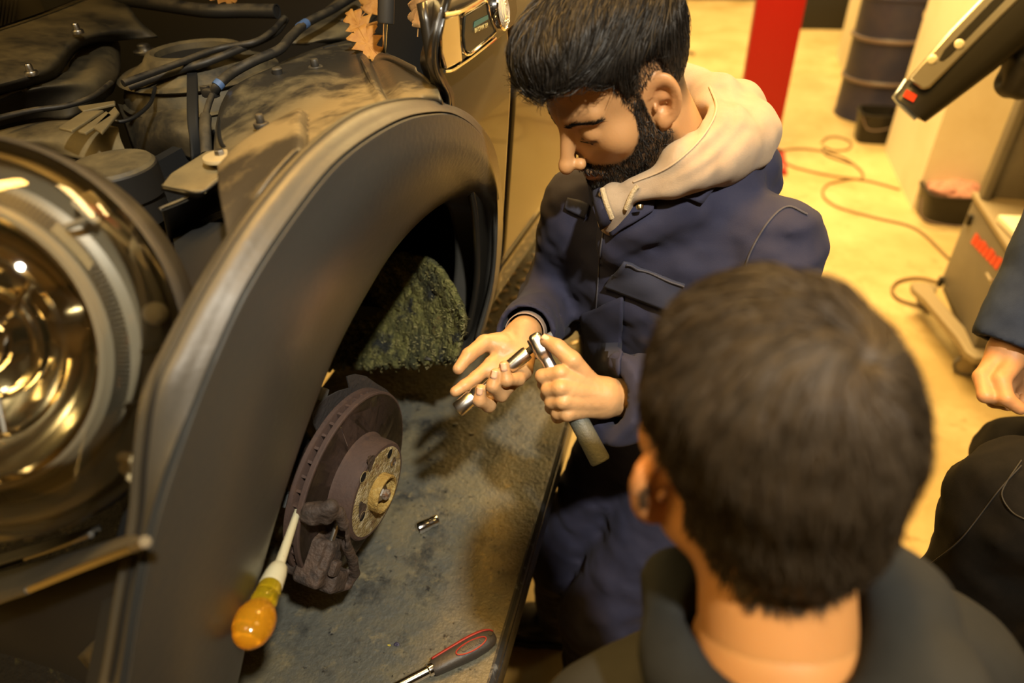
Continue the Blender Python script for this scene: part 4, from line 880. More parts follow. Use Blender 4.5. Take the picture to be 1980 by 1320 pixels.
m_iron = layered('dark_cast_iron', (.040, .028, .022), [((.075, .048, .034), 25, .45, .68), ((.022, .017, .015), 60, .5, .7)], .7, .4, 160)
ringattr(MB().lathe([(.083, .0), (.10, 0), (.12, 0), (.14, 0), (RD - .0035, 0)], dcn, dn, 96).build('friction_face', m_disc, bd, angle=20))
bpy.data.objects[bd.children[-1].name]
MB().lathe([(RD - .0035, 0), (RD - .001, -.0004), (RD, -.0015), (RD, -.0075), (RD - .002, -.009), (.085, -.009)], dcn, dn, 96).build('outer_rim', m_rust, bd)
MB().lathe([(.085, -.017), (RD - .002, -.017), (RD, -.018), (RD, -.024), (RD - .002, -.026), (.085, -.026), (.085, -.017)], dcn, dn, 96).build('inner_plate', m_rust, bd)
b = MB(); u0 = frame(dn)
for k in range(44):
    t = 2*math.pi*k/44; e = u0[:, 0]*math.cos(t) + u0[:, 1]*math.sin(t); b.box(dcn + e*.116 - dn*.013, (.054, .004, .009), R=np.column_stack([e, np.cross(dn, e), dn]))
b.build('cooling_vanes', m_rust, bd)
MB().lathe([(.0840, -.001), (.0822, .0015), (.0795, .004), (.0785, .030), (.0778, .034), (.0755, .036), (.070, .0365)], dcn, dn, 72).build('disc_hat', m_rust, bd)
ringattr(MB().tube([PL(659, 826, .0004), PL(672, 862, .0004)], .0006, 6).build('wear_score', m_chr, bd))
m_face = layered('flaking_hub_face', (.21, .155, .06), [((.36, .31, .19), 60, .46, .60), ((.13, .07, .025), 35, .55, .68), ((.55, .50, .38), 120, .62, .70)], .75, .7, 260)
hcn = dcn + dn * .0365
MB().lathe([(.071, 0), (.066, .0008), (.030, .0008), (.026, .0008)], hcn, dn, 72).build('hub_face', m_face, bd)
for k, px in enumerate([(717, 893), (700, 985), (706, 906), (742, 880), (742, 966)]):
    # bare dark patches on the flaking face
    q = PL(*px, .0378); e = rs_.uniform(.8, 1.2)
    if k in (0, 1, 4):
        ang = np.linspace(0, 2*math.pi, 14, endpoint=False); uu = frame(dn, (0, 0, 1))
        out = [q + (uu[:, 0]*math.cos(a)*.016 + uu[:, 1]*math.sin(a)*.010) * e * (1 + .25*math.sin(3*a + k)) for a in ang]
        MB().prism(out, dn*.0004).build('bare_patch', m_iron, bd)
for k, px in enumerate([(753, 877), (702, 922), (700, 998), (750, 960)]):
    q = PL(*px, .0374); MB().lathe([(.0075, .0006), (.0082, .001), (.009, .0004)], q, dn, 20).build('bolt_hole_lip', m_face, bd); MB().lathe([(0, 0), (.0078, 0)], q + dn*.0007, dn, 20).build('bolt_hole', m_black, bd)
q = PL(759, 892, .0374); MB().lathe([(.0085, 0), (.0085, .002), (.006, .003), (.004, .001), (0, .001)], q, dn, 20).build('disc_screw', m_steel, bd)
m_hubring = layered('yellow_rust', (.24, .15, .035), [((.34, .25, .09), 60, .48, .66), ((.12, .06, .02), 40, .55, .7)], .8, .5, 200)
MB().lathe([(.0305, 0), (.0305, .014), (.0295, .016), (.0265, .016), (.0255, .014), (.0255, -.01), (0, -.01)], hcn, dn, 48).build('hub_ring', m_hubring, bd)
MB().lathe([(0, .012), (.010, .012), (.0135, .008), (.0135, -.008)], hcn + dn*.0, dn, 6).build('axle_nut', m_steel, bd)
MB().lathe([(0, .020), (.005, .020), (.0085, .017), (.0085, .008)], hcn, dn, 20).build('axle_stub', layered('rusty_stub', (.3, .25, .2), [((.15, .07, .03), 90, .45, .6)], .5, .3, 200, metal=.6), bd)
MB().lathe([(.0165, -.008), (.0195, -.003), (.019, -.001), (.015, -.001)], hcn, dn, 28).build('nut_flange', m_steel, bd)
# shield
sh_ = [(605, 816), (604, 800), (612, 788), (632, 768), (655, 756), (676, 750), (671, 728), (688, 723), (708, 727), (726, 740), (746, 752), (770, 775), (780, 830), (760, 900), (660, 900), (622, 850)]
o = MB().prism([PL(*q, -.040) for q in sh_], -dn*.002).build('dust_shield', mat('dark_pressed_steel', (.045, .04, .04), .55, .3, bump=.2, bscale=120), car)
# hub carrier behind
MB().tube([dcn - dn*.02, dcn - dn*.09], [.055, .05], 24).build('hub_carrier', m_iron, car)
MB().tube([dcn - dn*.09, dcn - dn*.30 + [0, 0, .02]], .014, 14).build('drive_shaft', m_black, car)
MB().tube([dcn - dn*.10 + [0, 0, .03], dcn + [-.17, .02, .35]], .026, 18).build('suspension_strut', m_black, car)
MB().tube([dcn - dn*.08 + [0, 0, -.08], dcn + [-.35, .08, -.06]], .018, 12).build('lower_arm', m_black, car)
# caliper
def kp(px, py, off): return PL(px, py, off)
K0 = kp(628, 1072, .018)
uu = frame(dn, PL(650, 1000, 0) - PL(620, 1090, 0))
def cal(p):
    d = rbox(p, kp(618, 1082, .008), (.034, .026, .022), .007, uu)
    d = smin(d, rbox(p, kp(600, 1060, -.02), (.036, .034, .026), .009, uu), .006)
    d = smin(d, rbox(p, kp(640, 1118, .024), (.016, .022, .018), .006, uu), .008)
    arm = chain(p, [kp(597, 990, .010), kp(628, 984, .030), kp(655, 990, .040), kp(664, 1012, .044), (kp(668, 1050, .046)), kp(682, 1082, .046), kp(686, 1108, .044), kp(672, 1130, .036), kp(648, 1138, .028)], [.009, .008, .008, .0075, .0072, .0075, .0075, .0075, .007], .003)
    d = smin(d, arm, .003)
    d = smin(d, rbox(p, kp(612, 992, .012), (.014, .022, .012), .005, uu), .008)
    d = smin(d, cap(p, kp(632, 1000, .03), kp(640, 978, .036), .010), .006)
    d = smax(d, -rbox(p, kp(642, 1060, .034), (.034, .012, .014), .003, uu), .003)
    return d + .0007 * vnoise(p, 120)
cl = sdf_obj('brake_caliper', cal, K0 - .14, K0 + .14, .0022, m_iron, car)
MB().box(kp(648, 1098, .038), (.022, .018, .010), R=uu, bev=.003).build('caliper_lug', m_iron, cl)
MB().box(kp(643, 1040, .020), (.05, .010, .006), R=uu, bev=.002).build('pad_clip', m_steel, cl)
for px in [(545, 965), (552, 958)]:
    pass
MB().box(kp(546, 962, -.05), (.02, .022, .03), R=uu, bev=.003).build('bushing_block', mat('grey_bush', (.09, .095, .10), .6), car)
MB().box(kp(616, 760, -.06), (.02, .022, .02), R=uu, bev=.003).build('bushing_block', mat('grey_bush2', (.12, .12, .12), .6), car)
# ------------------------------------------------------------------ screwdriver wedged beside the disc
sd0 = PD(590, 946, .985); sd1 = PD(538, 1098, .80); sd2 = PD(520, 1140, .765); sd3 = PD(506, 1172, .735); sd4 = PD(484, 1222, .70)
sw = empty('screwdriver', sd4, 'screwdriver with amber bulb handle and white paint-flecked shaft beside the disc', 'screwdriver')
m_white = layered('white_flecked_paint', (.55, .52, .36), [((.03, .025, .02), 130, .66, .70)], .5)
MB().tube([sd0, sd0 + (sd1 - sd0)*.02, sd0 + (sd1 - sd0)*.12, sd1], [.001, .0025, .0042, .0062], 16).build('shaft', m_white, sw)
ad = (sd4 - sd1) / np.linalg.norm(sd4 - sd1); Lh = float(np.linalg.norm(sd4 - sd1))
def hp(t): return sd1 + ad * t
MB().lathe([(0, -.004), (.0085, -.003), (.0105, 0), (.0125, .012), (.0135, .032), (.0135, .034)], sd1, ad, 28).build('ferrule', m_white, sw)
m_amber = mat('amber_plastic', (.85, .42, .02), .12, 0, trans=.7, ior=1.45)
m_amber2 = mat('yellow_clear_plastic', (.75, .55, .02), .08, 0, trans=.8, ior=1.45)
MB().lathe([(.0128, .032), (.0135, .036), (.0135, .050), (.0145, .056), (.0140, .062), (.012, .066)], sd1, ad, 28).build('neck', m_amber2, sw)
cb_ = hp(.066 + .026)
prof = [(.012, -.0265)] + [(.0215*math.sin(a), -.030*math.cos(a)) for a in np.linspace(.62, math.pi, 18)]
MB().lathe(prof, cb_, ad, 32).build('bulb_handle', m_amber, sw)
# ------------------------------------------------------------------ fallen oak leaves lying in the bay
def leaf(c, xd, nz, size, label, m, curl=.25, seed=1):
    rr = random.Random(seed); out = []
    for k in range(44):
        t = 2*math.pi*k/44; s = math.cos(t); w = (.36 + .13*math.cos(9*abs(math.asin(max(-1, min(1, s)))) + .4)) * abs(math.sin(t)) ** .7
        out.append((s * .5, w * math.copysign(1, math.sin(t)) * (1 - .3*s)))
    Fm = frame(nz, xd); V = [np.asarray(c)]; rings = 4
    for q in range(1, rings + 1):
        f = q / rings
        for (x, y) in out:
            z = curl * ((y*f)**2*2.2 + .35*(x*f)**2) + .02*rr.uniform(-1, 1)*f - .03*math.exp(-(y*f/.05)**2)
            V.append(np.asarray(c) + Fm @ (np.array([x*f, y*f, z]) * size))
    n = 44; F = [(0, 1 + k, 1 + (k+1) % n) for k in range(n)] + [(1 + (q-1)*n + k, 1 + q*n + k, 1 + q*n + (k+1) % n, 1 + (q-1)*n + (k+1) % n) for q in range(1, rings) for k in range(n)]
    root = empty('oak_leaf', c, label, 'leaf')
    o = MB().add(V, F).build('leaf_blade', m, root); shell(o, .0004, 0)
    a = np.asarray(c) + Fm @ (np.array([-.46, 0, 0])*size); e = np.asarray(c) + Fm @ (np.array([-.72, .03, .05])*size); mid = np.asarray(c) + Fm @ (np.array([.42, 0, -.01])*size)
    MB().tube([e, a, np.asarray(c) + Fm @ np.array([0, 0, -.022*size]), mid], [.0009, .0008, .0006, .0003], 6).build('leaf_stalk', m, root)
    return root
m_leaf = mat('orange_dry_leaf', (.36, .17, .030), .7, 0, (.27, .11, .018), 60, .4, .65)
m_leaf2 = mat('brown_dry_leaf', (.24, .12, .035), .8, 0, (.32, .18, .06), 60, .4, .65)
vz = lambda p: (O - p) / np.linalg.norm(O - p)
c = PZ(694, 48, 1.635); leaf(c, PZ(672, 35, 1.635) - PZ(712, 62, 1.625), vz(c) + [0, 0, .6], .058, 'lobed orange oak leaf beside the gas strut cylinder', m_leaf, .3, 1)
c = PZ(710, 84, 1.628); leaf(c, PZ(724, 98, 1.624) - PZ(690, 70, 1.63), vz(c) + [.1, 0, .5], .058, 'orange oak leaf lying on the inner wing below the strut rod', m_leaf, .15, 2)
c = PZ(722, 2, 1.66); leaf(c, PZ(730, -10, 1.66) - PZ(705, 12, 1.655), vz(c) + [0, .2, .2], .05, 'orange oak leaf standing at the top beside the strut cylinder', m_leaf, .5, 3)
c = PZ(432, -8, 1.665); leaf(c, PZ(455, -6, 1.665) - PZ(405, -8, 1.665), vz(c) + [0, 0, .8], .05, 'orange oak leaf behind the large intake pipe', m_leaf, .3, 4)
c = PD(810, 12, 1.08); leaf(c, [.2, .1, 1], vz(c) + [.5, 0, 0], .062, 'curled brown dead leaf between strut and side scuttle', m_leaf2, .9, 5)
# ================================================================== people
def axes(f, roll=0.0, up=(0, 0, 1)):
    f = np.asarray(f, float); f /= np.linalg.norm(f); u = np.asarray(up, float); u = u - f * u.dot(f); u /= np.linalg.norm(u); l = np.cross(u, f)
    c, s = math.cos(roll), math.sin(roll); u, l = u*c + l*s, l*c - u*s
    return np.column_stack([l, f, u])                       # columns: left, forward, up
def ear_sdf(q, s, out=.50, dz=0.0):
    n = np.array([s*.86, out, .05]); n /= np.linalg.norm(n); u = np.array([0, -.22, .97]); u = u - n*u.dot(n); u /= np.linalg.norm(u); w = np.cross(u, n)   # w: towards the back (left ear)
    w = w if w[1] < 0 else -w
    r = q - np.array([s*.079, -.008, -.008 + dz]); a, b, c = r @ w, r @ u, r @ n
    fl = .004 * np.clip(a / .02, -1, 1.5)                    # the rear edge stands off the head
    e = np.sqrt((a / .0185) ** 2 + ((b - .001) / .031) ** 2 + 1e-9)
    plate = np.maximum((e - 1) * .018, np.abs(c - fl + .002) - .002) - .0015
    P2 = np.stack([(e - .93) * .0195, c - fl - .002], 1); rim = np.linalg.norm(P2, axis=1) - .0043 - .0012*np.clip(b/.03, -1, 1)
    rim = np.where((a < -.008) & (b < .008), rim + .006, rim)
    d = smin(plate, rim, .003)
    e2 = np.sqrt(((a - .000) / .0115) ** 2 + ((b - .004) / .021) ** 2 + 1e-9); anti = np.linalg.norm(np.stack([(e2 - 1) * .012, c - fl - .002], 1), axis=1) - .0028; anti = np.where(a < -.004, anti + .01, anti)
    d = smin(d, anti, .0025)
    d = smax(d, -ell(np.stack([a, b, c], 1), (-.002, -.004, .005), (.0095, .0125, .0105)), .002)
    d = smin(d, ell(np.stack([a, b, c], 1), (-.004, -.028, .001), (.0085, .0105, .0055)), .004)      # lobe
    d = smin(d, ell(np.stack([a, b, c], 1), (-.0115, -.006, .002), (.003, .006, .003)), .003)        # tragus
    d = smin(d, cap(q, (s*.062, -.006, -.006), (s*.076, -.010, -.004), .010, .006), .006)
    return d
def head_sdf(q, ears=(-1, 1), neck=True, wide=1.0, eout=.50, edz=0.0, neck_to=(0, -.06, -.20), rn=(.054, .058)):
    m = q.copy(); m[:, 0] = np.abs(m[:, 0]) / wide
    d = ell(m, (0, -.012, .032), (.077, .098, .088)); d = smin(d, ell(m, (0, .028, -.035), (.061, .062, .086)), .03)
    d = smin(d, cap(m, (.050, .0, -.058), (.018, .066, -.098), .024, .018), .025); d = smin(d, sph(m, (0, .078, -.101), .017), .02)
    d = smin(d, sph(m, (.048, .052, -.024), .020), .025); d = smin(d, cap(m, (.010, .083, .021), (.046, .067, .024), .010, .008), .014)
    d = smax(d, -sph(m, (.033, .102, -.003), .020), .013); d = smin(d, ell(m, (.0325, .0705, -.004), (.0165, .0158, .0145)), .005)
    d = smax(d, -cap(m, (.020, .0905, -.0105), (.044, .080, -.0105), .0012), .0025)                   # closed lid crease
    d = smin(d, cap(m, (0, .087, .008), (0, .110, -.036), .0075, .0095), .013); d = smin(d, sph(m, (0, .1145, -.0415), .0100), .008); d = smin(d, sph(m, (.0120, .100, -.0445), .0082), .006)
    d = smax(d, -sph(m, (.006, .108, -.0525), .0036), .003)
    d = smin(d, cap(m, (.024, .081, -.0705), (.007, .0925, -.0665), .004, .0052), .006); d = smin(d, cap(m, (.022, .081, -.0755), (0, .0915, -.0795), .0042, .0060), .006)
    d = smax(d, -cap(m, (.027, .083, -.0725), (0, .0975, -.0728), .0011), .002)
    if neck: d = smin(d, cap(q, (0, -.028, -.06), neck_to, *rn), .028)
    for s in ears: d = smin(d, ear_sdf(q, s, eout, edz), .003)
    return d
def strands(name, f, roots, flow, length, m, parent, seg=5, width=.0007, lift=.002, jitter=.35, seed=1, taper=True, gcol=None):
    """hair as thin tapering blades: roots on the implicit surface f, flow(p) the combing direction"""
    rng = np.random.RandomState(seed); n = len(roots); P = roots.copy(); L_ = length if not np.isscalar(length) else np.full(n, length); rows = [P.copy()]
    e = 1.2e-3
    def grad(p): g = np.stack([f(p + e*k) - f(p - e*k) for k in np.eye(3)], 1); return g / (np.linalg.norm(g, axis=1)[:, None] + 1e-9)
    jit = rng.normal(0, jitter, (n, 3)); N0 = grad(P); hgt = rng.rand(n) ** 2
    for s in range(seg):
        Nn = grad(P) if s % 2 == 0 else Nn; fl = flow(P) + jit; fl = fl - Nn * (fl*Nn).sum(1)[:, None]; fl /= np.linalg.norm(fl, axis=1)[:, None] + 1e-9
        P = P + fl * (L_/seg)[:, None]; dd = f(P); tgt = .0004 + lift * hgt * (1 + s); P = P + Nn * np.clip(tgt - dd, -.002, .006)[:, None]; rows.append(P.copy())
    R = np.array(rows); T = np.gradient(R, axis=0); T /= np.linalg.norm(T, axis=2)[:, :, None] + 1e-9; rv = rng.normal(size=(n, 3)); B = np.cross(T, rv[None] * .6 + N0[None]*.0); B /= np.linalg.norm(B, axis=2)[:, :, None] + 1e-9
    w = width * (np.linspace(1, .25, seg + 1) if taper else np.ones(seg + 1)); A = R - B*w[:, None, None]; D = R + B*w[:, None, None]
    V = np.stack([A, D], 2).transpose(1, 0, 2, 3).reshape(-1, 3); k = (seg + 1) * 2; base = (np.arange(n) * k)[:, None, None]; q = np.array([[2*i, 2*i+1, 2*i+3, 2*i+2] for i in range(seg)])[None]
    F = (base + q).reshape(-1, 4); me = bpy.data.meshes.new(name); me.vertices.add(len(V)); me.vertices.foreach_set('co', V.ravel()); me.loops.add(F.size); me.loops.foreach_set('vertex_index', F.ravel().astype(np.int32)); me.polygons.add(len(F))
    me.polygons.foreach_set('loop_start', np.arange(0, F.size, 4, dtype=np.int32)); me.polygons.foreach_set('loop_total', np.full(len(F), 4, np.int32)); me.update(calc_edges=True); me.polygons.foreach_set('use_smooth', np.ones(len(F), bool)); me.materials.append(m)
    o = bpy.data.objects.new(name, me); C.objects.link(o); setpar(o, parent); return o
def sample_surface(obj, n, mask, seed=1):
    me = obj.data; rng = np.random.RandomState(seed); co = np.empty(len(me.vertices)*3); me.vertices.foreach_get('co', co); co = co.reshape(-1, 3); vi = np.empty(len(me.loops), np.int32); me.loops.foreach_get('vertex_index', vi); Q = vi.reshape(-1, 4)
    ctr = co[Q].mean(1); ok = mask(ctr); Q = Q[ok]; ar = np.linalg.norm(np.cross(co[Q[:, 2]] - co[Q[:, 0]], co[Q[:, 3]] - co[Q[:, 1]]), axis=1); pick = rng.choice(len(Q), n, p=ar/ar.sum()); u, v = rng.rand(n, 1), rng.rand(n, 1); q = co[Q[pick]]
    return (q[:, 0]*(1-u) + q[:, 1]*u)*(1-v) + (q[:, 3]*(1-u) + q[:, 2]*u)*v
SKIN = np.array([.40, .21, .085]); SKIN2 = np.array([.37, .215, .10])
m_skin = mat('warm_brown_skin', (.5, .28, .15), .48, attr='tone', sss=.12, bump=.06, bscale=420)
m_hair = mat('black_hair', (.010, .008, .006), .55, spec=.35)
m_hairb = mat('dark_brown_hair', (.026, .018, .010), .6, spec=.3)
m_navy = mat('navy_drill_cotton', (.020, .021, .042), .85, 0, (.024, .024, .044), 30, .35, .65, bump=.12, bscale=900, sheen=.02, spec=.2)
m_navyflap = mat('navy_drill_flap', (.030, .032, .052), .85, bump=.12, bscale=900, sheen=.02, spec=.2)
m_seam = mat('navy_stitching', (.045, .042, .052), .8)
m_beige = mat('beige_fleece', (.31, .235, .16), .95, 0, (.27, .20, .135), 18, .4, .65, bump=.15, bscale=700, sheen=.05)
m_boot = mat('black_work_boot', (.014, .012, .010), .38)
m_nail = mat('fingernail', (.60, .36, .24), .3)
def fingers(p, chains, d=None, k=.006):
    for pts, rs in chains:
        e = chain(p, pts, rs, .004); d = e if d is None else smin(d, e, k)
    return d
# ------------------------------------------------------------------ the man in navy overalls
MC = PD(1194, 164, .93); MA = axes((-.613, -.605, -.505), 0.0); MS = 1.05
def toM(p): return ((p - MC) @ MA) / MS
def frM(q): return MC + (MA @ (np.asarray(q, float) * MS))
RS, LS = np.array([-.172, 1.045, 1.375]), np.array([.128, .960, 1.385])
RE, RW = np.array([-.235, 1.075, 1.150]), PD(1012, 645, 1.045)
LE, LW = np.array([.115, .890, 1.145]), PD(1172, 768, .935)
NB = (RS + LS)/2 + np.array([.015, .01, .055])
HIP = np.array([.015, 1.055, .90])
# hands: joints in the place, thumb first
def H3(l): return [PD(*q) for q in l]
RH = [(H3([(990, 660, 1.035), (937, 663, 1.005), (907, 686, .985), (886, 713, .972)]), [.016, .0122, .0104, .0082]),
      (H3([(1000, 664, 1.03), (950, 703, .998), (921, 729, .983), (899, 745, .973), (880, 757, .967)]), [.015, .0105, .0092, .0086, .0076]),
      (H3([(1005, 668, 1.025), (962, 735, .990), (945, 783, .962), (927, 774, .944), (930, 753, .940)]), [.016, .0115, .0100, .0090, .0078]),
      (H3([(1012, 675, 1.02), (992, 735, .985), (969, 763, .952), (953, 747, .934), (958, 722, .932)]), [.015, .0112, .0098, .0090, .0076]),
      (H3([(1020, 680, 1.015), (1016, 716, .985), (1002, 733, .955), (979, 735, .934), (975, 707, .932)]), [.014, .0105, .0094, .0086, .0074])]
LH = [(H3([(1150, 752, .925), (1106, 697, .905), (1078, 671, .910), (1056, 658, .918)]), [.015, .0125, .0108, .0085]),
      (H3([(1165, 755, .925), (1083, 721, .899), (1049, 727, .912), (1052, 742, .945), (1075, 742, .953)]), [.0145, .0108, .0094, .0088, .0078]),
      (H3([(1165, 765, .922), (1084, 750, .893), (1060, 753, .907), (1058, 764, .942), (1082, 762, .95)]), [.0145, .0108, .0094, .0088, .0078]),
      (H3([(1165, 775, .924), (1089, 776, .895), (1067, 777, .909), (1066, 788, .942), (1088, 785, .95)]), [.014, .0104, .0092, .0086, .0076]),
      (H3([(1163, 785, .928), (1097, 800, .903), (1079, 798, .914), (1078, 806, .94), (1096, 804, .946)]), [.013, .0098, .0088, .0082, .0072])]
def rhand(p):
    d = fingers(p, RH, None, .0022); d = smin(d, cap(p, RW, RE, .026, .036), .02)
    pal = [RH[k][0][1] for k in (1, 2, 3, 4)]
    for i in range(3): d = smin(d, chain(p, [RW*.4 + RH[i+1][0][0]*.6, (pal[i] + pal[i+1])/2], [.016, .0115]), .008)
    d = smin(d, ell(p, PD(968, 668, 1.012), (.021, .017, .015)), .010)
    return d - .0006*vnoise(p, 260)
def lhand(p):
    d = fingers(p, LH, None, .0022); d = smin(d, cap(p, LW, LE, .026, .036), .02)
    pal = [LH[k][0][1] for k in (1, 2, 3, 4)]
    for i in range(3): d = smin(d, chain(p, [LW*.4 + LH[i+1][0][0]*.6, (pal[i] + pal[i+1])/2 + (LW - (pal[i] + pal[i+1])/2)*.16], [.016, .0105]), .008)
    return d - .0006*vnoise(p, 260)
def man_body(p):
    d = MS * head_sdf(toM(p), ears=(1, -1), neck_to=tuple(toM(NB[None])[0]), rn=(.055, .062))
    d = smin(d, cap(p, NB, HIP, .085, .10), .04)
    for a, b_ in ((RS, RE), (LS, LE)): d = smin(d, cap(p, a, b_, .045, .036), .02)
    d = smin(d, cap(p, NB, RS, .05, .045), .02); d = smin(d, cap(p, NB, LS, .05, .045), .02)
    return smin(smin(d, rhand(p), .006), lhand(p), .006)
def hairline(q):                                            # height above which hair grows
    y = q[:, 1]; return np.interp(y, [-.11, -.07, -.035, -.020, -.004, .012, .016, .030, .036, .05, .07, .1], [-.075, -.065, -.045, .026, .034, .030, .006, .006, .040, .056, .074, .080])
def beardmask(q):
    y, z, x = q[:, 1], q[:, 2], np.abs(q[:, 0]); ze = np.interp(y, [-.03, -.008, .008, .013, .026, .034, .05, .066, .085, .12], [-.07, -.055, -.045, .014, .014, -.026, -.050, -.058, -.0555, -.0555])
    lip = np.exp(-(((z + .0745) / .0075) ** 2 + (x / .022) ** 2) * 1.0) * (y > .07)
    return np.clip((ze - z) / .010 + .5, 0, 1) * np.clip((z + .135) / .015, 0, 1) * np.clip((y + .018) / .014, 0, 1) * np.clip(1 - 1.9*lip, 0, 1) * np.clip((.118 - y)/.004, 0, 1)
def man_col(V):
    q = toM(V); col = np.tile(SKIN, (len(V), 1)); hand = np.linalg.norm(V - MC, axis=1) > .27; col[hand] = SKIN2
    col *= 1 + .10 * vnoise(V, 60)[:, None]
    x, y, z = np.abs(q[:, 0]), q[:, 1], q[:, 2]
    lip = np.exp(-(((z + .0735) / .0075) ** 2 + (x / .019) ** 2)) * (y > .078) * ~hand; col = col*(1 - .6*lip[:, None]) + np.array([.36, .13, .09])*.6*lip[:, None]
    ear = np.exp(-(((x - .082)/.014)**2 + ((y + .015)/.03)**2 + ((z + .005)/.04)**2)) * ~hand; col = col*(1 - .35*ear[:, None]) + np.array([.62, .25, .10])*.35*ear[:, None]
    hm = np.clip((z - hairline(q)) / .034 + .25, 0, 1) * ~hand; bm = beardmask(q) * ~hand
    dark = np.maximum(hm * .93, bm * .82)[:, None]; col = col*(1 - dark) + np.array([.022, .016, .012])*dark
    lash = np.exp(-(((z + .0105)/.0022)**2)) * (np.abs(x - .032) < .014) * (y > .07) * ~hand; col = col*(1 - .85*lash[:, None]) + .012*lash[:, None]
    return np.clip(col, .004, 1)
# head, neck and hands are fine, the rest lies under the overalls
lo = np.minimum.reduce([MC - .17, NB - .2, RW - .2, LW - .2]); 
def man_clip(p): return man_body(p)
def man_head(p): return MS * head_sdf(toM(p), ears=(1, -1), neck_to=tuple(toM(NB[None])[0]), rn=(.055, .062))
def man_trunk(p):
    d = cap(p, NB, HIP, .075, .10)
    for a, b_ in ((RS, RE), (LS, LE)): d = smin(d, cap(p, a, b_, .045, .036), .02)
    for a, b_ in ((RE, RW), (LE, LW)): d = smin(d, cap(p, a, a*.25 + b_*.75, .036, .028), .02)
    return smin(smin(d, cap(p, NB, RS, .05, .045), .02), cap(p, NB, LS, .05, .045), .02)
def hb_(Hh, W_): a = np.vstack([q[0] for q in Hh] + [W_[None]]); return a.min(0) - .03, a.max(0) + .03
(ra0, ra1), (la0, la1) = hb_(RH, RW), hb_(LH, LW)
man = sdf_obj('person', man_head, MC - [.16, .16, .20], MC + [.18, .17, .16], .0022, m_skin, None, 1, man_col, more=[(rhand, ra0, ra1, .0017), (lhand, la0, la1, .0017), (man_trunk, (-.36, .70, .80), (.25, 1.22, 1.50), .008)])
tag(man, 'person in navy overalls and beige hood looking down at a ratchet in both hands', 'person')
# fingernails
def nail(c1, c0, parent, out, r=.0052):
    c1, c0 = np.asarray(c1), np.asarray(c0); d_ = (c1 - c0)/np.linalg.norm(c1 - c0); n_ = np.asarray(out, float); n_ = n_ - d_*n_.dot(d_); n_ /= np.linalg.norm(n_); s_ = np.cross(d_, n_)
    V = [c1 + d_*(a*.0055 - .001) + s_*(b_*.0046) + n_*(r + .0022 - .0019*b_*b_) for a in (-1, -.4, .3, .8, 1.05) for b_ in (-1, -.5, 0, .5, 1)]
    o = MB().add(V, grid_faces(5, 5)).build('fingernail', m_nail, parent); shell(o, .0006, 0)
vcam = O - PD(950, 720, .95)
for k in (2, 3, 4): nail(RH[k][0][4], RH[k][0][3], man, vcam/np.linalg.norm(vcam) + [-.25, 0, .2], .0058)
nail(LH[0][0][3], LH[0][0][2], man, vcam/np.linalg.norm(vcam) + [.25, 0, .45], .0066)
# hair
def hair_vol(p):
    q = toM(p); thick = np.interp(q[:, 2], [-.05, .02, .045, .07, .10], [.0012, .002, .006, .014, .020]); d = ell(q, (0, -.012, .032), (.077, .098, .088)) - thick
    d = smin(d, ell(q, (.004, .064, .092), (.062, .046, .036)), .03); d = smin(d, ell(q, (0, .02, .112), (.062, .075, .030)), .03)
    d = smax(d, (hairline(q) + np.interp(q[:, 1], [-.03, .02, .05], [.030, .022, .004]) - q[:, 2]) + .004*vnoise(p, 160), .006)
    e = np.stack([np.abs(q[:, 0]) - .082, q[:, 1] + .010, q[:, 2] + .006], 1); d = smax(d, .026 - np.linalg.norm(e*[.7, 1, .66], axis=1), .004)
    clump = vnoise(np.stack([q[:, 0]*1.6 + .3*q[:, 1], q[:, 1]*.35, q[:, 2]*.8], 1), 70)
    return MS * (d + .0045*clump * np.clip((q[:, 2] - .04)/.03, 0, 1) + .002*vnoise(p, 130))
hairo = sdf_obj('hair', hair_vol, MC - .19, MC + .21, .0034, m_hair, man, 1)
def flow_man(p):
    q = toM(p); top = np.clip((q[:, 2] - .055)/.03, 0, 1)[:, None]
    ftop = np.stack([.30 + 1.0*q[:, 0]/.08*.5 + .9*vnoise(p, 22), np.ones(len(p)), -.25 - 6*np.clip(q[:, 1] - .06, 0, 1)], 1); fs = np.stack([0*q[:, 0], .25 + 0*q[:, 0], -np.ones(len(p))], 1)
    return (ftop*top + fs*(1 - top)) @ MA.T
def mtop(c): return toM(c)[:, 2] > .06
def mside(c): return (toM(c)[:, 2] <= .06)
rt_ = sample_surface(hairo, 9000, mtop, 3); strands('hair_strands', hair_vol, rt_, flow_man, np.random.RandomState(1).uniform(.022, .055, len(rt_)), m_hair, hairo, 6, .0006, .0007, .14, 4)
rt_ = sample_surface(hairo, 3500, mside, 5); strands('hair_strands', hair_vol, rt_, flow_man, np.random.RandomState(2).uniform(.006, .014, len(rt_)), m_hair, hairo, 3, .0004, .0004, .2, 6)
hd = lambda p: MS * head_sdf(toM(p), ears=(), neck=False)
rt_ = sample_surface(man, 7000, lambda c: (np.linalg.norm(c - MC, axis=1) < .2) & (beardmask(toM(c)) > .45) & (hd(c) < .004), 7)
def flow_beard(p): q = toM(p); return np.stack([.1*np.sign(q[:, 0]), .25 + 0*q[:, 0], -1 + 0*q[:, 0]], 1) @ MA.T
beard = strands('beard', hd, rt_, flow_beard, np.random.RandomState(3).uniform(.004, .010, len(rt_)), m_hair, man, 3, .0005, .0012, .45, 8)
def fade(c): q = toM(c); return (np.linalg.norm(c - MC, axis=1) < .2) & (np.abs(q[:, 2] - hairline(q) - .014) < .022) & (q[:, 1] < .04) & (hd(c) < .004)
rt_ = sample_surface(man, 3200, fade, 9); strands('hair_fade', hd, rt_, flow_man, np.random.RandomState(4).uniform(.003, .008, len(rt_)), m_hair, hairo, 2, .0004, .0008, .4, 10)
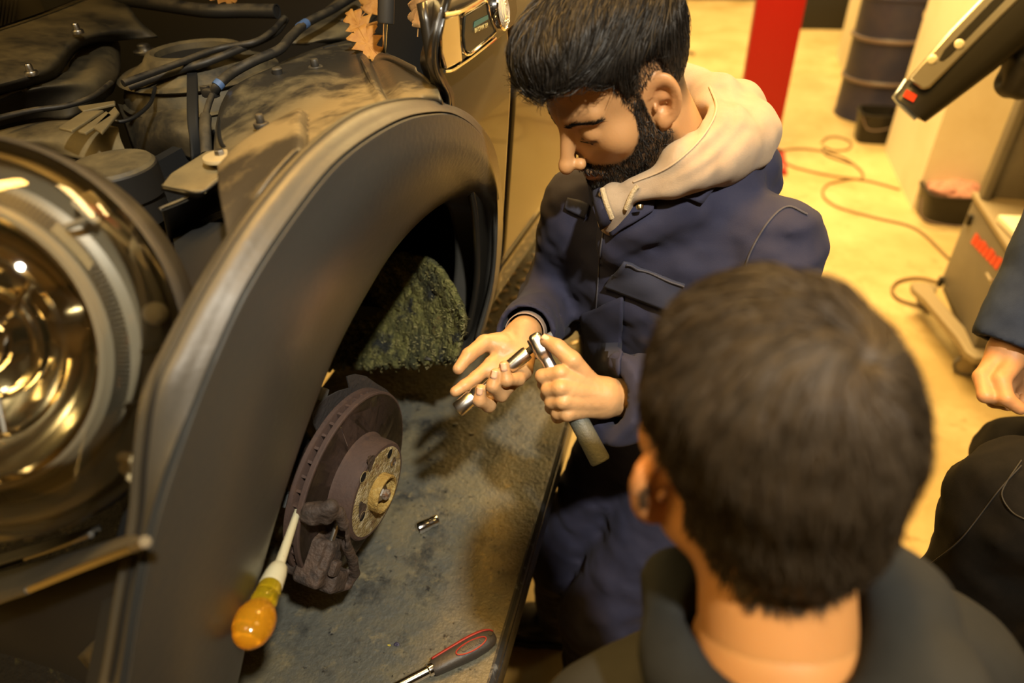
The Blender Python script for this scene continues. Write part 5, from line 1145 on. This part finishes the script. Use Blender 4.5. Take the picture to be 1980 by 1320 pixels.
# brows and lashes
for s in (1, -1):
    rng = np.random.RandomState(20 + s); t = rng.rand(260); a = np.array([s*.010, .092, .014]); b_ = np.array([s*.034, .090, .0245]); c_ = np.array([s*.058, .066, .014])
    P = np.stack([((1-u)**2*a + 2*u*(1-u)*b_ + u*u*c_) for u in t]) + rng.normal(0, .0012, (260, 3)); W_ = np.array([frM(v) for v in P])
    for _ in range(4):
        dd = hd(W_); g = np.stack([hd(W_ + 1e-3*k) - hd(W_ - 1e-3*k) for k in np.eye(3)], 1); g /= np.linalg.norm(g, axis=1)[:, None]; W_ = W_ - g*dd[:, None]
    strands('eyebrow', hd, W_, lambda p, s=s: np.tile(MA @ np.array([s*1.0, -.1, .15]), (len(p), 1)), .008, m_hair, man, 3, .0005, .0006, .25, 11)
    rng = np.random.RandomState(40 + s); t = rng.rand(34); P = np.stack([s*(.020 + .025*t), .089 - .008*t, -.0105 - .002*np.sin(t*3.1)], 1); W_ = np.array([frM(v) for v in P])
    strands('eyelash', hd, W_, lambda p, s=s: np.tile(MA @ np.array([s*.25, 1.0, -.55]), (len(p), 1)), .0055, m_hair, man, 3, .0003, .0003, .25, 12)
# overalls
SHX = (LS - RS)/np.linalg.norm(LS - RS); FW = np.array([-SHX[1]*-1, 0, 0]); FW = np.cross(SHX, [0, 0, 1.0]); FW = FW if FW[1] < 0 else -FW; FW /= np.linalg.norm(FW); TR = np.column_stack([SHX, FW, np.cross(SHX, FW)])
CH = (RS + LS)/2 + np.array([0, .01, -.10])
KR, KL = np.array([-.185, 1.00, .50]), np.array([-.075, .86, .50]); AR, AL = np.array([-.205, 1.085, .10]), np.array([-.085, .86, .10])
def wrinkle(p, amp=1.0):
    w = vnoise(p * np.array([1, 1, 2.6]), 13) * .013 + vnoise(p * np.array([1.4, 1.4, 2.2]), 30) * .006
    return amp * w
def overall(p):
    d = ell(p, CH, (.185, .118, .175), TR); d = smin(d, ell(p, CH*.5 + HIP*.5 + [0, 0, -.01], (.168, .120, .20), TR), .05); d = smin(d, ell(p, HIP + [0, 0, -.01], (.170, .128, .15), TR), .05)
    d = smin(d, cap(p, RS + [.01, 0, -.012], LS + [-.01, 0, -.012], .064, .068), .04)
    d = smin(d, cap(p, NB + [0, 0, -.02], RS, .06, .055), .035); d = smin(d, cap(p, NB + [0, 0, -.02], LS, .06, .06), .035)
    d = smin(d, chain(p, [PD(1190, 470, 1.03), PD(1235, 425, 1.0), PD(1310, 392, .985), PD(1400, 350, 1.01), PD(1460, 335, 1.07)], [.034, .036, .042, .048, .046], .02), .03)
    ra = chain(p, [RS, RE, RE*.05 + RW*.95], [.066, .058, .046], .03); la = chain(p, [LS, LE, LE*.0 + LW*1.0], [.072, .070, .064], .03)
    d = smin(d, ra, .025); d = smin(d, la, .025)
    d = smin(d, chain(p, [HIP + SHX*-.075 + [0, 0, -.03], KR, AR], [.100, .080, .066], .04), .03); d = smin(d, chain(p, [HIP + SHX*.075 + [0, 0, -.03], KL, AL], [.102, .082, .068], .04), .03)
    d = d + wrinkle(p)
    for w_, e_, fr_ in ((RW, RE, .95), (LW, LE, 1.0)):                         # open cuffs
        ax = (w_ - e_)/np.linalg.norm(w_ - e_); L_ = np.linalg.norm(w_ - e_)
        near = np.linalg.norm(p - w_, axis=1) < .16
        t = (p - e_) @ ax; d = np.where(near, smax(d, t - L_*fr_, .003), d); d = np.where(near, smax(d, -cap(p, w_ + ax*.05, e_*.4 + w_*.6, .038, .038), .004), d)
    # neck opening
    d = smax(d, -cap(p, NB + [0, 0, .0], frM((0, .03, -.12)), .056, .05), .012)
    return d
ov = sdf_obj('overalls', overall, (-.40, .66, .03), (.32, 1.30, 1.56), .0055, m_navy, man, 2); ov['label'] = 'navy work overalls'
# pieces sewn on: each follows the cloth
def patch(f, corners, name, m, parent, off=.004, th=.003, nu=14, nv=10, puff=.0):
    """quad in the photograph's view laid on the surface f"""
    a, b_, c_, d_ = [np.array(q, float) for q in corners]; Q_, of = [], []
    for i in range(nu):
        u = i/(nu-1)
        for j in range(nv):
            v = j/(nv-1); Q_.append((a*(1-u) + b_*u)*(1-v) + (d_*(1-u) + c_*u)*v); of.append(off + puff*math.sin(math.pi*u)*math.sin(math.pi*v))
    V = hits(f, Q_, off=of)[0].reshape(nu, nv, 3)
    for _ in range(2): V[1:-1, 1:-1] = (V[:-2, 1:-1] + V[2:, 1:-1] + V[1:-1, :-2] + V[1:-1, 2:] + 2*V[1:-1, 1:-1])/6
    o = MB().add(V.reshape(-1, 3), grid_faces(nu, nv)).build(name, m, parent); shell(o, th, 0); return o
def seam(f, pts, name, parent, r=.0011, off=.001, m=None, n=40):
    q = cr(np.array([(x, y, 0) for x, y in pts], float), n); P = hits(f, q[:, :2], off=off)[0]
    for _ in range(2): P[1:-1] = (P[:-2] + 2*P[1:-1] + P[2:])/4
    return MB().tube(P, r, 6).build(name, m or m_seam, parent)
fo = lambda p: overall(p)
patch(fo, [(1204, 500), (1326, 545), (1296, 600), (1172, 553)], 'pocket_flap', m_navyflap, ov, .007, .004, 16, 10, .005)
seam(fo, [(1206, 503), (1260, 523), (1325, 547)], 'flap_seam', ov, .0016, .011)
patch(fo, [(1099, 383), (1142, 396), (1133, 421), (1094, 403)], 'name_flap', m_navyflap, ov, .005, .003, 10, 6, .002)
patch(fo, [(1128, 606), (1208, 570), (1200, 735), (1112, 700)], 'chest_pocket', m_navy, ov, .004, .003, 14, 14, .004)
seam(fo, [(1168, 440), (1160, 500), (1156, 560), (1150, 640)], 'placket_seam', ov, .0013)
seam(fo, [(1395, 330), (1450, 372), (1500, 398), (1545, 415), (1560, 450)], 'shoulder_seam', ov, .0012) if False else None
seam(fo, [(1560, 415), (1522, 400), (1485, 430), (1455, 480), (1440, 520)], 'armhole_seam', ov, .0015)
# lapels: stiff collar leaves around the hood
def collar_leaf(pts, name, off0=.012):
    V = []; 
    for q in pts: V.append([PD(*w) for w in q])
    v, f_, g = loft(V, 12, 10); o = MB().add(v, f_).build(name, m_navy, ov); shell(o, .003, 0); return o
def hood(p):
    ring = [frM((0, .045, -.150)), frM((.055, .030, -.145)), PD(1330, 318, .915), PD(1392, 258, .965), PD(1385, 195, 1.05), PD(1325, 172, 1.10), PD(1240, 200, 1.10), frM((-.07, .01, -.14)), frM((-.03, .045, -.150))]
    d = chain(p, ring, [.018, .022, .030, .036, .036, .034, .030, .024, .018], .02)
    d = smin(d, chain(p, [PD(1330, 330, .925), PD(1400, 290, .96), PD(1440, 262, 1.02), PD(1420, 215, 1.09), PD(1350, 200, 1.13)], [.034, .042, .046, .044, .036], .03), .014)
    d = smin(d, chain(p, [PD(1225, 368, .94), PD(1300, 348, .925), PD(1385, 310, .945), PD(1448, 280, .995)], [.016, .020, .028, .034], .02), .010)
    d = smin(d, chain(p, [frM((0, .045, -.150)), PD(1186, 395, .965), PD(1184, 425, .985)], [.022, .022, .020], .02), .012)
    d = smin(d, cap(p, NB + [0, 0, -.03], NB + [0, 0, -.05], .075), .02)
    d = smax(d, -cap(p, frM((0, -.028, -.06)), NB + [0, 0, .03], .061, .063), .012)
    # fold line between the rim and the hood bag
    d = smax(d, -chain(p, [PD(1340, 352, .872), PD(1420, 300, .91), PD(1425, 245, .955), PD(1372, 160, 1.02)], [.006, .006, .006, .006]), .008) if False else d
    return d + .008*vnoise(p, 20) + .004*vnoise(p, 45)
hood0 = hood
GR = [hits(hood0, cr(np.array([(x, y, 0) for x, y in g], float), 14)[:, :2], off=.002)[0] for g in ([(1212, 372), (1290, 342), (1362, 296), (1408, 250), (1418, 212), (1392, 168)], [(1262, 372), (1330, 346), (1392, 305), (1440, 250)], [(1318, 196), (1342, 222), (1340, 262), (1318, 296)])]
def hood(p):
    d = hood0(p)
    for g, r_ in zip(GR, (.0055, .004, .005)):
        near = np.linalg.norm(p - g.mean(0), axis=1) < .16; e = d[near]
        if len(e): d[near] = smax(e, -chain(p[near], g, [r_]*len(g), .002), .010)
    return d
hoodo = sdf_obj('hoodie', hood, (-.30, .72, 1.22), (.22, 1.26, 1.66), .0036, m_beige, man, 2); hoodo['label'] = 'beige fleece hood and collar'
seam(hood, [(1225, 352), (1290, 325), (1350, 275), (1385, 215), (1372, 168)], 'hood_hem', hoodo, .0016, .0006, mat('beige_seam', (.36, .27, .18), .9))
m_cord = mat('beige_cord', (.42, .33, .2), .9, bump=.4, bscale=500)
MB().tube(cr([hit(hood, x, y, off=.004)[0] for x, y in [(1168, 368), (1172, 385), (1178, 402), (1184, 418)]], 16), .0036, 8).build('drawstring', m_cord, hoodo)
MB().tube(cr([hit(hood, x, y, off=.004)[0] for x, y in [(1234, 358), (1226, 372), (1216, 388), (1208, 402)]], 16), .0036, 8).build('drawstring', m_cord, hoodo)
un = lambda p: np.minimum(overall(p), hood(p))
def leafq(c, name, off): return patch(un, c, name, m_navy, ov, off, .004, 14, 8, .003)
patch(fo, [(1290, 372), (1400, 322), (1406, 338), (1350, 394)], 'collar_leaf', m_navy, ov, .007, .004, 14, 8, .003)
patch(fo, [(1180, 428), (1272, 374), (1264, 408), (1186, 455)], 'lapel', m_navy, ov, .006, .004, 14, 8, .003)
leafq([(1136, 345), (1153, 330), (1182, 425), (1166, 440)], 'collar_leaf', .005)
sn, nn = hit(un, 1236, 388, off=.010); MB().lathe([(0, .003), (.004, .0025), (.005, 0), (.0055, -.002)], sn, nn, 16).build('snap_button', mat('brass_snap', (.6, .5, .3), .25, 1), ov)
sn, nn = hit(fo, 1190, 727, off=.003); MB().lathe([(0, .003), (.004, .0025), (.005, 0), (.0055, -.002)], sn, nn, 16).build('snap_button', mat('brass_snap2', (.6, .5, .3), .25, 1), ov)
# pale shirt cuff showing at the right wrist
ax = (RW - RE)/np.linalg.norm(RW - RE); MB().lathe([(.0315, -.03), (.0315, .0), (.0300, .001), (.0300, -.03)], RW - ax*.010, ax, 28, closed=True).build('shirt_cuff', mat('pale_cuff', (.22, .17, .14), .9), man)
# boots
def boot(an, toe, nm, parent=None):
    an = np.asarray(an, float); toe = np.asarray(toe, float); dr = (toe - an)*[1, 1, 0]; dr /= np.linalg.norm(dr); sd = np.cross([0, 0, 1], dr); g = an*[1, 1, 0]
    def f(p):
        d = chain(p, [g + [0, 0, .16], g + [0, 0, .075], g + dr*.08 + [0, 0, .065], g + dr*.155 + [0, 0, .055]], [.052, .050, .046, .046], .03); d = smin(d, cap(p, g - dr*.035 + [0, 0, .05], g + [0, 0, .06], .042), .02)
        return smax(d, .016 - p[:, 2], .004)
    o = sdf_obj('boot', f, np.minimum(g, g + dr*.2) - [.09, .09, 0], np.maximum(g, g + dr*.2) + [.09, .09, .24], .0055, m_boot, parent or man, 1)
    def s_(p):
        b2 = chain(p, [g - dr*.045 + [0, 0, .012], g + dr*.08 + [0, 0, .012], g + dr*.165 + [0, 0, .012]], [.046, .046, .050], .02); return smax(np.maximum(b2, p[:, 2] - .024), .001 - p[:, 2], .002)
    sdf_obj('boot_sole', s_, np.minimum(g, g + dr*.2) - [.1, .1, .004], np.maximum(g, g + dr*.2) + [.1, .1, .05], .0045, m_blk2, o, 1)
boot(AR, PZ(1018, 1205, .05), 'r'); boot(AL, AL + np.array([-.15, -.06, 0]), 'l')
# ------------------------------------------------------------------ tools in his hands
r0 = PD(1034, 652, .935); r1 = PD(1066, 712, .930); r2 = PD(1112, 812, .925); r3 = PD(1162, 893, .915)
rx = empty('ratchet_wrench', r1, 'polished ratchet with grey handle gripped by the person in navy overalls', 'ratchet')
ra_ = (r3 - r0)/np.linalg.norm(r3 - r0); e0 = PD(897, 782, .952); e1 = PD(1020, 681, .957); ea = (e1 - e0)/np.linalg.norm(e1 - e0)
rn_ = ea - ra_*ea.dot(ra_); rn_ /= np.linalg.norm(rn_); rw = np.cross(ra_, rn_)
def rhead(p):
    d = rbox(p, r0 + ra_*.012, (.0145, .010, .017), .0075, np.column_stack([rw, rn_, ra_])); d = smin(d, rbox(p, r0 + ra_*.036, (.0105, .0085, .024), .0065, np.column_stack([rw, rn_, ra_])), .008); return d
sdf_obj('ratchet_head', rhead, r0 - .05, r0 + .09, .0013, m_chromeS, rx, 1)
MB().lathe([(0, -.0125), (.008, -.012), (.0095, -.010)], r0 + ra_*.008, rn_, 24).build('direction_cap', m_blk, rx)
MB().box(r0 + ra_*.008 + rn_*.016, (.0095, .0095, .014), R=np.column_stack([rw, ra_, rn_]), bev=.001).build('square_drive', m_blk, rx)
MB().tube([r0 + ra_*.05, r0 + ra_*.11], .0085, 16).build('shank', m_chromeS, rx)
MB().lathe([(.0085, 0), (.0125, .004), (.0130, .02), (.0135, .10), (.0140, .135), (.0125, .138), (0, .138)], r3 - ra_*.138, ra_, 28).build('handle_sleeve', mat('grey_green_rubber', (.075, .078, .065), .55, bump=.15, bscale=300), rx)
ex = empty('extension_bar', e0, 'chrome extension bar with a socket at each end held by the person in overalls', 'extension bar')
Le = float(np.linalg.norm(e1 - e0))
MB().lathe([(0, .0), (.0062, .0), (.0062, Le - .012), (0, Le - .012)], e0, ea, 20).build('bar', m_chromeS, ex)
MB().lathe([(.006, -.012), (.0105, -.012), (.0115, -.010), (.0118, .014), (.0100, .017), (.0100, .019), (.0112, .021), (.0112, .030), (.009, .034), (.0062, .036)], e0, ea, 32).build('lower_socket', m_chromeS, ex)
MB().lathe([(.0068, -.036), (.0095, -.034), (.0102, -.031), (.0104, -.004), (.0096, 0), (.0068, 0)], e1, ea, 32).build('upper_socket', m_chromeS, ex)
MB().box(e1 + ea*.006, (.0085, .0085, .016), R=frame(ea), bev=.001).build('joint_drive', m_blk, ex)
# ------------------------------------------------------------------ the boy seen from behind
BC = PD(1468, 848, .485); BA = axes((-.42, .90, -.10), .09); BS = 1.0
def toB(p): return ((p - BC) @ BA) / BS
def frB(q): return BC + BA @ (np.asarray(q, float) * BS)
BN = frB((0, -.035, -.06)); BNB = PD(1500, 1260, .50)
bsr = np.array([.83, .55, 0]); 
bfw = BA[:, 1]*[1, 1, 0]; bfw /= np.linalg.norm(bfw); bri = np.cross(bfw, [0, 0, 1.0])
BSM = np.array([BNB[0], BNB[1], BC[2] - .255]) + bfw*.02
BLS, BRS = BSM - bri*.10 + np.array([0, 0, -.05]), BSM + bri*.19 + np.array([0, 0, -.02])
m_skinb = mat('warm_fair_skin', (.6, .33, .15), .5, attr='tone', sss=.12, bump=.05, bscale=420)
def boy_head(p): return head_sdf(toB(p), ears=(1, -1), neck_to=tuple(toB(BNB[None])[0]), rn=(.052, .056), wide=1.02, eout=1.15, edz=-.010)
def boy_body(p): return smin(smin(boy_head(p), cap(p, BNB, BSM + [0, 0, -.3], .075, .09), .03), cap(p, BLS + [0, 0, -.03], BRS + [0, 0, -.03], .045), .03)
def bhl(q): return np.interp(q[:, 1], [-.11, -.07, -.045, -.022, -.010, .004, .024, .05, .07, .1], [-.052, -.050, -.044, -.026, .034, .004, .0, .06, .07, .08])
def boy_col(V):
    q = toB(V); col = np.tile(np.array([.40, .18, .055]), (len(V), 1))*(1 + .1*vnoise(V, 50)[:, None]); x, y, z = np.abs(q[:, 0]), q[:, 1], q[:, 2]
    ear = np.exp(-(((x - .085)/.016)**2 + ((y + .015)/.03)**2 + ((z + .005)/.04)**2)); col = col*(1 - .4*ear[:, None]) + np.array([.66, .26, .10])*.4*ear[:, None]
    hm = (np.clip((z - bhl(q))/.045 + .62, 0, 1)*.93 * (1 - np.clip(ear*2 - .6, 0, 1)))[:, None]; return np.clip(col*(1 - hm) + np.array([.03, .02, .012])*hm, .004, 1)
boy = sdf_obj('person', boy_head, BC + [-.15, -.15, -.26], BC + [.15, .15, .15], .0030, m_skinb, None, 1, boy_col, more=[(lambda p: smin(cap(p, BNB, BSM + [0, 0, -.3], .06, .09), cap(p, BLS + [0, 0, -.03], BRS + [0, 0, -.03], .045), .03), BC + [-.3, -.3, -.62], BC + [.3, .3, -.12], .01)])
tag(boy, 'person seen from behind in the foreground wearing a dark hooded jacket', 'person')
def bhair(p):
    q = toB(p); d = ell(q, (0, -.013, .035), (.083, .105, .094)); lowr = np.interp(q[:, 2], [-.11, -.05, 0, .05], [.020, .012, .004, 0]); d = d + lowr
    d = smin(d, cap(q, (0, -.055, -.02), (0, -.058, -.075), .058, .040), .02)
    d = smax(d, bhl(q) + .004 - q[:, 2] + .002*vnoise(p, 90), .010)
    e = np.stack([np.abs(q[:, 0]) - .084, q[:, 1] + .010, q[:, 2] + .004], 1); d = smax(d, .030 - np.linalg.norm(e*[.8, 1, .75], axis=1), .006)
    return d + (.005*vnoise(p, 40) + .003*vnoise(p, 110))*np.clip((q[:, 2] + .03)/.05, 0, 1)
WP = hit(bhair, 1684, 692)[0]; bhair0 = bhair
def bhair(p): return smax(bhair0(p), .007 - np.linalg.norm(p - WP, axis=1), .006)
bh = sdf_obj('hair', bhair, BC - .17, BC + .17, .0038, m_hairb, boy, 1)
WH = toB(hit(bhair, 1672, 695)[0][None])[0]
def flow_boy(p):
    q = toB(p); r = q - WH; r[:, 2] *= 1.0; sw = np.cross(r, WH/np.linalg.norm(WH)); r = r/(np.linalg.norm(r, axis=1)[:, None] + 1e-6); sw = sw/(np.linalg.norm(sw, axis=1)[:, None] + 1e-6); f = r + .45*sw + np.array([0, 0, -.25]) + .5*np.stack([vnoise(p, 35), vnoise(p + 3, 35), vnoise(p + 7, 35)], 1)
    return f @ BA.T
rt_ = sample_surface(bh, 14000, lambda c: np.ones(len(c), bool), 3); qz = toB(rt_)[:, 2]
strands('hair_strands', bhair, rt_, flow_boy, np.random.RandomState(1).uniform(.6, 1, len(rt_))*np.interp(qz, [-.1, -.02, .05], [.008, .016, .030]), m_hairb, bh, 4, .0005, .0010, .18, 4)
def boy_fade(c): q = toB(c); return (q[:, 2] - bhl(q) < .03) & (q[:, 2] - bhl(q) > -.016 + .012*vnoise(c, 400)) & (q[:, 1] < -.02) & (np.linalg.norm(c - BC, axis=1) < .17)
rt_ = sample_surface(boy, 6000, boy_fade, 9); strands('hair_fade', boy_head, rt_, lambda p: np.tile(BA @ np.array([0, -.1, -1.]), (len(p), 1)), np.random.RandomState(4).uniform(.004, .012, len(rt_)), m_hairb, bh, 2, .0005, .001, .4, 10)
# jacket
m_jkt = mat('dark_slate_jacket', (.011, .012, .012), .9, 0, (.014, .015, .015), 20, .35, .65, bump=.1, bscale=700, spec=.2)
def jacket(p):
    d = cap(p, BLS + [0, 0, -.01], BRS + [0, 0, -.01], .075, .075); d = smin(d, ell(p, BSM + [0, 0, -.22], (.17, .14, .26), np.column_stack([bri, bfw, [0, 0, 1]])), .06)
    d = smin(d, cap(p, BLS, BLS - bri*.05 + [0, 0, -.30], .072, .06), .03); d = smin(d, cap(p, BRS, BRS + bri*.05 + [0, 0, -.30], .072, .06), .03)
    # hood lying around the neck
    ring = [BNB + bri*a*.085 + bfw*b_*.085 + [0, 0, c_] for a, b_, c_ in [(-.50, .9, -.02), (-.74, .1, -.012), (-.70, -.74, .012), (0, -1.05, .026), (.75, -.75, .030), (1.05, .1, .028), (.8, .9, .02)]]
    d = smin(d, chain(p, ring, [.030, .030, .030, .032, .036, .036, .034], .02), .022)
    d = smin(d, ell(p, BNB - bfw*.12 + [0, 0, -.05], (.135, .065, .05), np.column_stack([bri, bfw, [0, 0, 1]])), .04)
    d = smax(d, -cap(p, BN, BNB + [0, 0, -.05], .060, .062), .012)
    return d + .010*vnoise(p, 16) + .005*vnoise(p, 36)
jk = sdf_obj('jacket', jacket, BSM - [.40, .40, .42], BSM + [.40, .40, .22], .0065, m_jkt, boy, 2); jk['label'] = 'dark slate hooded jacket'
m_btr = mat('dark_trousers', (.012, .012, .014), .9)
def btr(p):
    d = ell(p, BSM + [0, 0, -.44], (.16, .13, .12), np.column_stack([bri, bfw, [0, 0, 1]]))
    for s in (-1, 1): d = smin(d, chain(p, [BSM + bri*s*.08 + [0, 0, -.46], BSM*[1, 1, 0] + bri*s*.09 + bfw*.02 + [0, 0, .48], BSM*[1, 1, 0] + bri*s*.10 + [0, 0, .10]], [.085, .07, .06], .03), .03)
    return d + .008*vnoise(p, 18)
sdf_obj('trousers', btr, BSM*[1, 1, 0] + [-.3, -.3, .03], BSM*[1, 1, 0] + [.3, .3, .98], .012, m_btr, boy, 1)
for s in (-1, 1): g_ = BSM*[1, 1, 0] + bri*s*.10 + [0, 0, .1]; boot(g_, g_ + bfw*.15, 'b', boy)
# ------------------------------------------------------------------ the third person at the right edge: sleeve, fist, legs
TW = PD(1950, 672, 1.13); TE = PD(2060, 470, 1.10)
m_navy2 = mat('blue_navy_sleeve', (.022, .032, .062), .85, 0, (.028, .040, .075), 30, .4, .65, bump=.1, bscale=800, spec=.2)
m_blktr = mat('black_trouser_cotton', (.0045, .004, .0033), .9, 0, (.007, .006, .005), 30, .4, .65, bump=.1, bscale=700, spec=.15)
TH_ = [(H3([(1965, 690, 1.12), (1935, 735, 1.10), (1945, 770, 1.085), (1972, 790, 1.08)]), [.018, .014, .012, .010]),
       (H3([(1930, 690, 1.13), (1898, 728, 1.12), (1905, 765, 1.10), (1930, 772, 1.10), (1945, 760, 1.12)]), [.016, .013, .0115, .010, .009]),
       (H3([(1945, 690, 1.15), (1915, 735, 1.15), (1922, 775, 1.13), (1948, 782, 1.13), (1960, 768, 1.14)]), [.016, .013, .0115, .010, .009]),
       (H3([(1965, 690, 1.17), (1945, 740, 1.18), (1948, 780, 1.16), (1972, 786, 1.16), (1980, 770, 1.16)]), [.016, .013, .0115, .010, .009]),
       (H3([(1985, 690, 1.19), (1972, 742, 1.20), (1972, 778, 1.19), (1992, 784, 1.19), (1996, 770, 1.18)]), [.015, .012, .0105, .009, .008])]
TSH = np.array([TE[0] + .05, TE[1] + .10, 1.46]); THIP = np.array([.92, 1.0, .95]); THD = np.array([.98, .95, 1.66])
TAX = axes((-.8, -.3, -.3))
def fist(p):
    d = fingers(p, TH_, None, .006); d = smin(d, cap(p, TW, TE, .028, .038), .02)
    for i in range(1, 4): d = smin(d, chain(p, [TW, (TH_[i][0][1] + TH_[i+1][0][1])/2], [.022, .014]), .012)
    return d
def third(p):
    d = cap(p, TE, TSH, .04, .05); d = smin(d, cap(p, TSH, TSH + [.32, .05, 0], .05), .03); d = smin(d, cap(p, TSH + [.16, .02, .04], THIP, .09, .10), .04); return smin(d, cap(p, TW, TE, .026, .036), .02)
th_ = lambda p: head_sdf((p - THD) @ TAX, ears=(1, -1), neck_to=tuple((TSH + [.16, .02, .06] - THD) @ TAX))
f0_, f1_ = hb_(TH_, TW)
tp = sdf_obj('person', fist, f0_, f1_, .0030, m_skinb, None, 1, lambda V: np.tile(np.array([.50, .25, .11]), (len(V), 1))*(1 + .1*vnoise(V, 50)[:, None]), more=[(third, (.30, .55, .80), (1.30, 1.45, 1.56), .014), (th_, THD - [.16, .16, .26], THD + [.16, .16, .15], .006)])
sdf_obj('hair', lambda p: smax(ell((p - THD) @ TAX, (0, -.014, .038), (.085, .106, .095)), .02 - ((p - THD) @ TAX)[:, 2] - .5*np.clip(-.01 - ((p - THD) @ TAX)[:, 1], -.1, .12), .01) + .004*vnoise(p, 60), THD - .17, THD + .17, .007, m_hairb, tp, 1)
tag(tp, 'person at the right edge, only a navy sleeve, fist and black trousers in view', 'person')
def tsl(p):
    d = chain(p, [TW*.97 + TE*.03, TE, TSH], [.058, .066, .075], .03); d = smin(d, ell(p, TSH*.5 + THIP*.5 + [.10, .0, .02], (.20, .15, .33)), .06); d = smin(d, cap(p, TSH, TSH + [.33, .05, 0], .07), .05); ax = (TW - TE)/np.linalg.norm(TW - TE); t = (p - TE) @ ax; L_ = np.linalg.norm(TW - TE); near = np.linalg.norm(p - TW, axis=1) < .15
    d = d + .012*vnoise(p*[1, 1, 2], 18) + .004*vnoise(p, 40); d = np.where(near, smax(d, t - L_*.99, .003), d); d = np.where(near, smax(d, -cap(p, TW + ax*.05, TW - ax*.06, .040), .004), d); return d
o = sdf_obj('work_jacket', tsl, (.34, .62, .82), (1.35, 1.45, 1.60), .0075, m_navy2, tp, 2)
KA = PD(1900, 1120, 1.02); 
def ttr(p):
    d = chain(p, [THIP + [-.06, -.12, .0], PD(1985, 985, .98), PD(1880, 1190, 1.10), PD(1850, 1420, 1.45), np.array([.44, 1.02, .10])], [.125, .098, .088, .075, .065], .03)
    d = smin(d, chain(p, [THIP + [.0, .1, 0], PD(1990, 905, 1.42), PD(1960, 1010, 1.75), np.array([.86, 1.35, .08])], [.12, .10, .085, .07], .03), .03)
    d = smin(d, ell(p, THIP, (.19, .17, .14)), .04); return d + .016*vnoise(p*[1.8, 1.8, .7], 14) + .016*vnoise(p @ np.array([[.8, .5, .3], [-.6, .8, .2], [.5, -.2, 2.2]]), 16) + .006*vnoise(p, 40)
o = sdf_obj('trousers', ttr, (.15, .45, .03), (1.30, 1.60, 1.12), .009, m_blktr, tp, 2)
boot(np.array([.44, 1.02, .1]), np.array([.30, .95, .1]), 't', tp); boot(np.array([.86, 1.35, .1]), np.array([.72, 1.28, .1]), 't', tp)
seam(ttr, [(1975, 890), (1945, 935), (1938, 960), (1958, 990), (1985, 1005)], 'pocket_seam', o, .0008, .0006, mat('grey_stitch', (.03, .027, .022), .9))
seam(ttr, [(1975, 900), (1930, 950), (1860, 1040), (1800, 1090)], 'leg_seam', o, .0008, .0006, mat('grey_stitch2', (.025, .022, .02), .9))
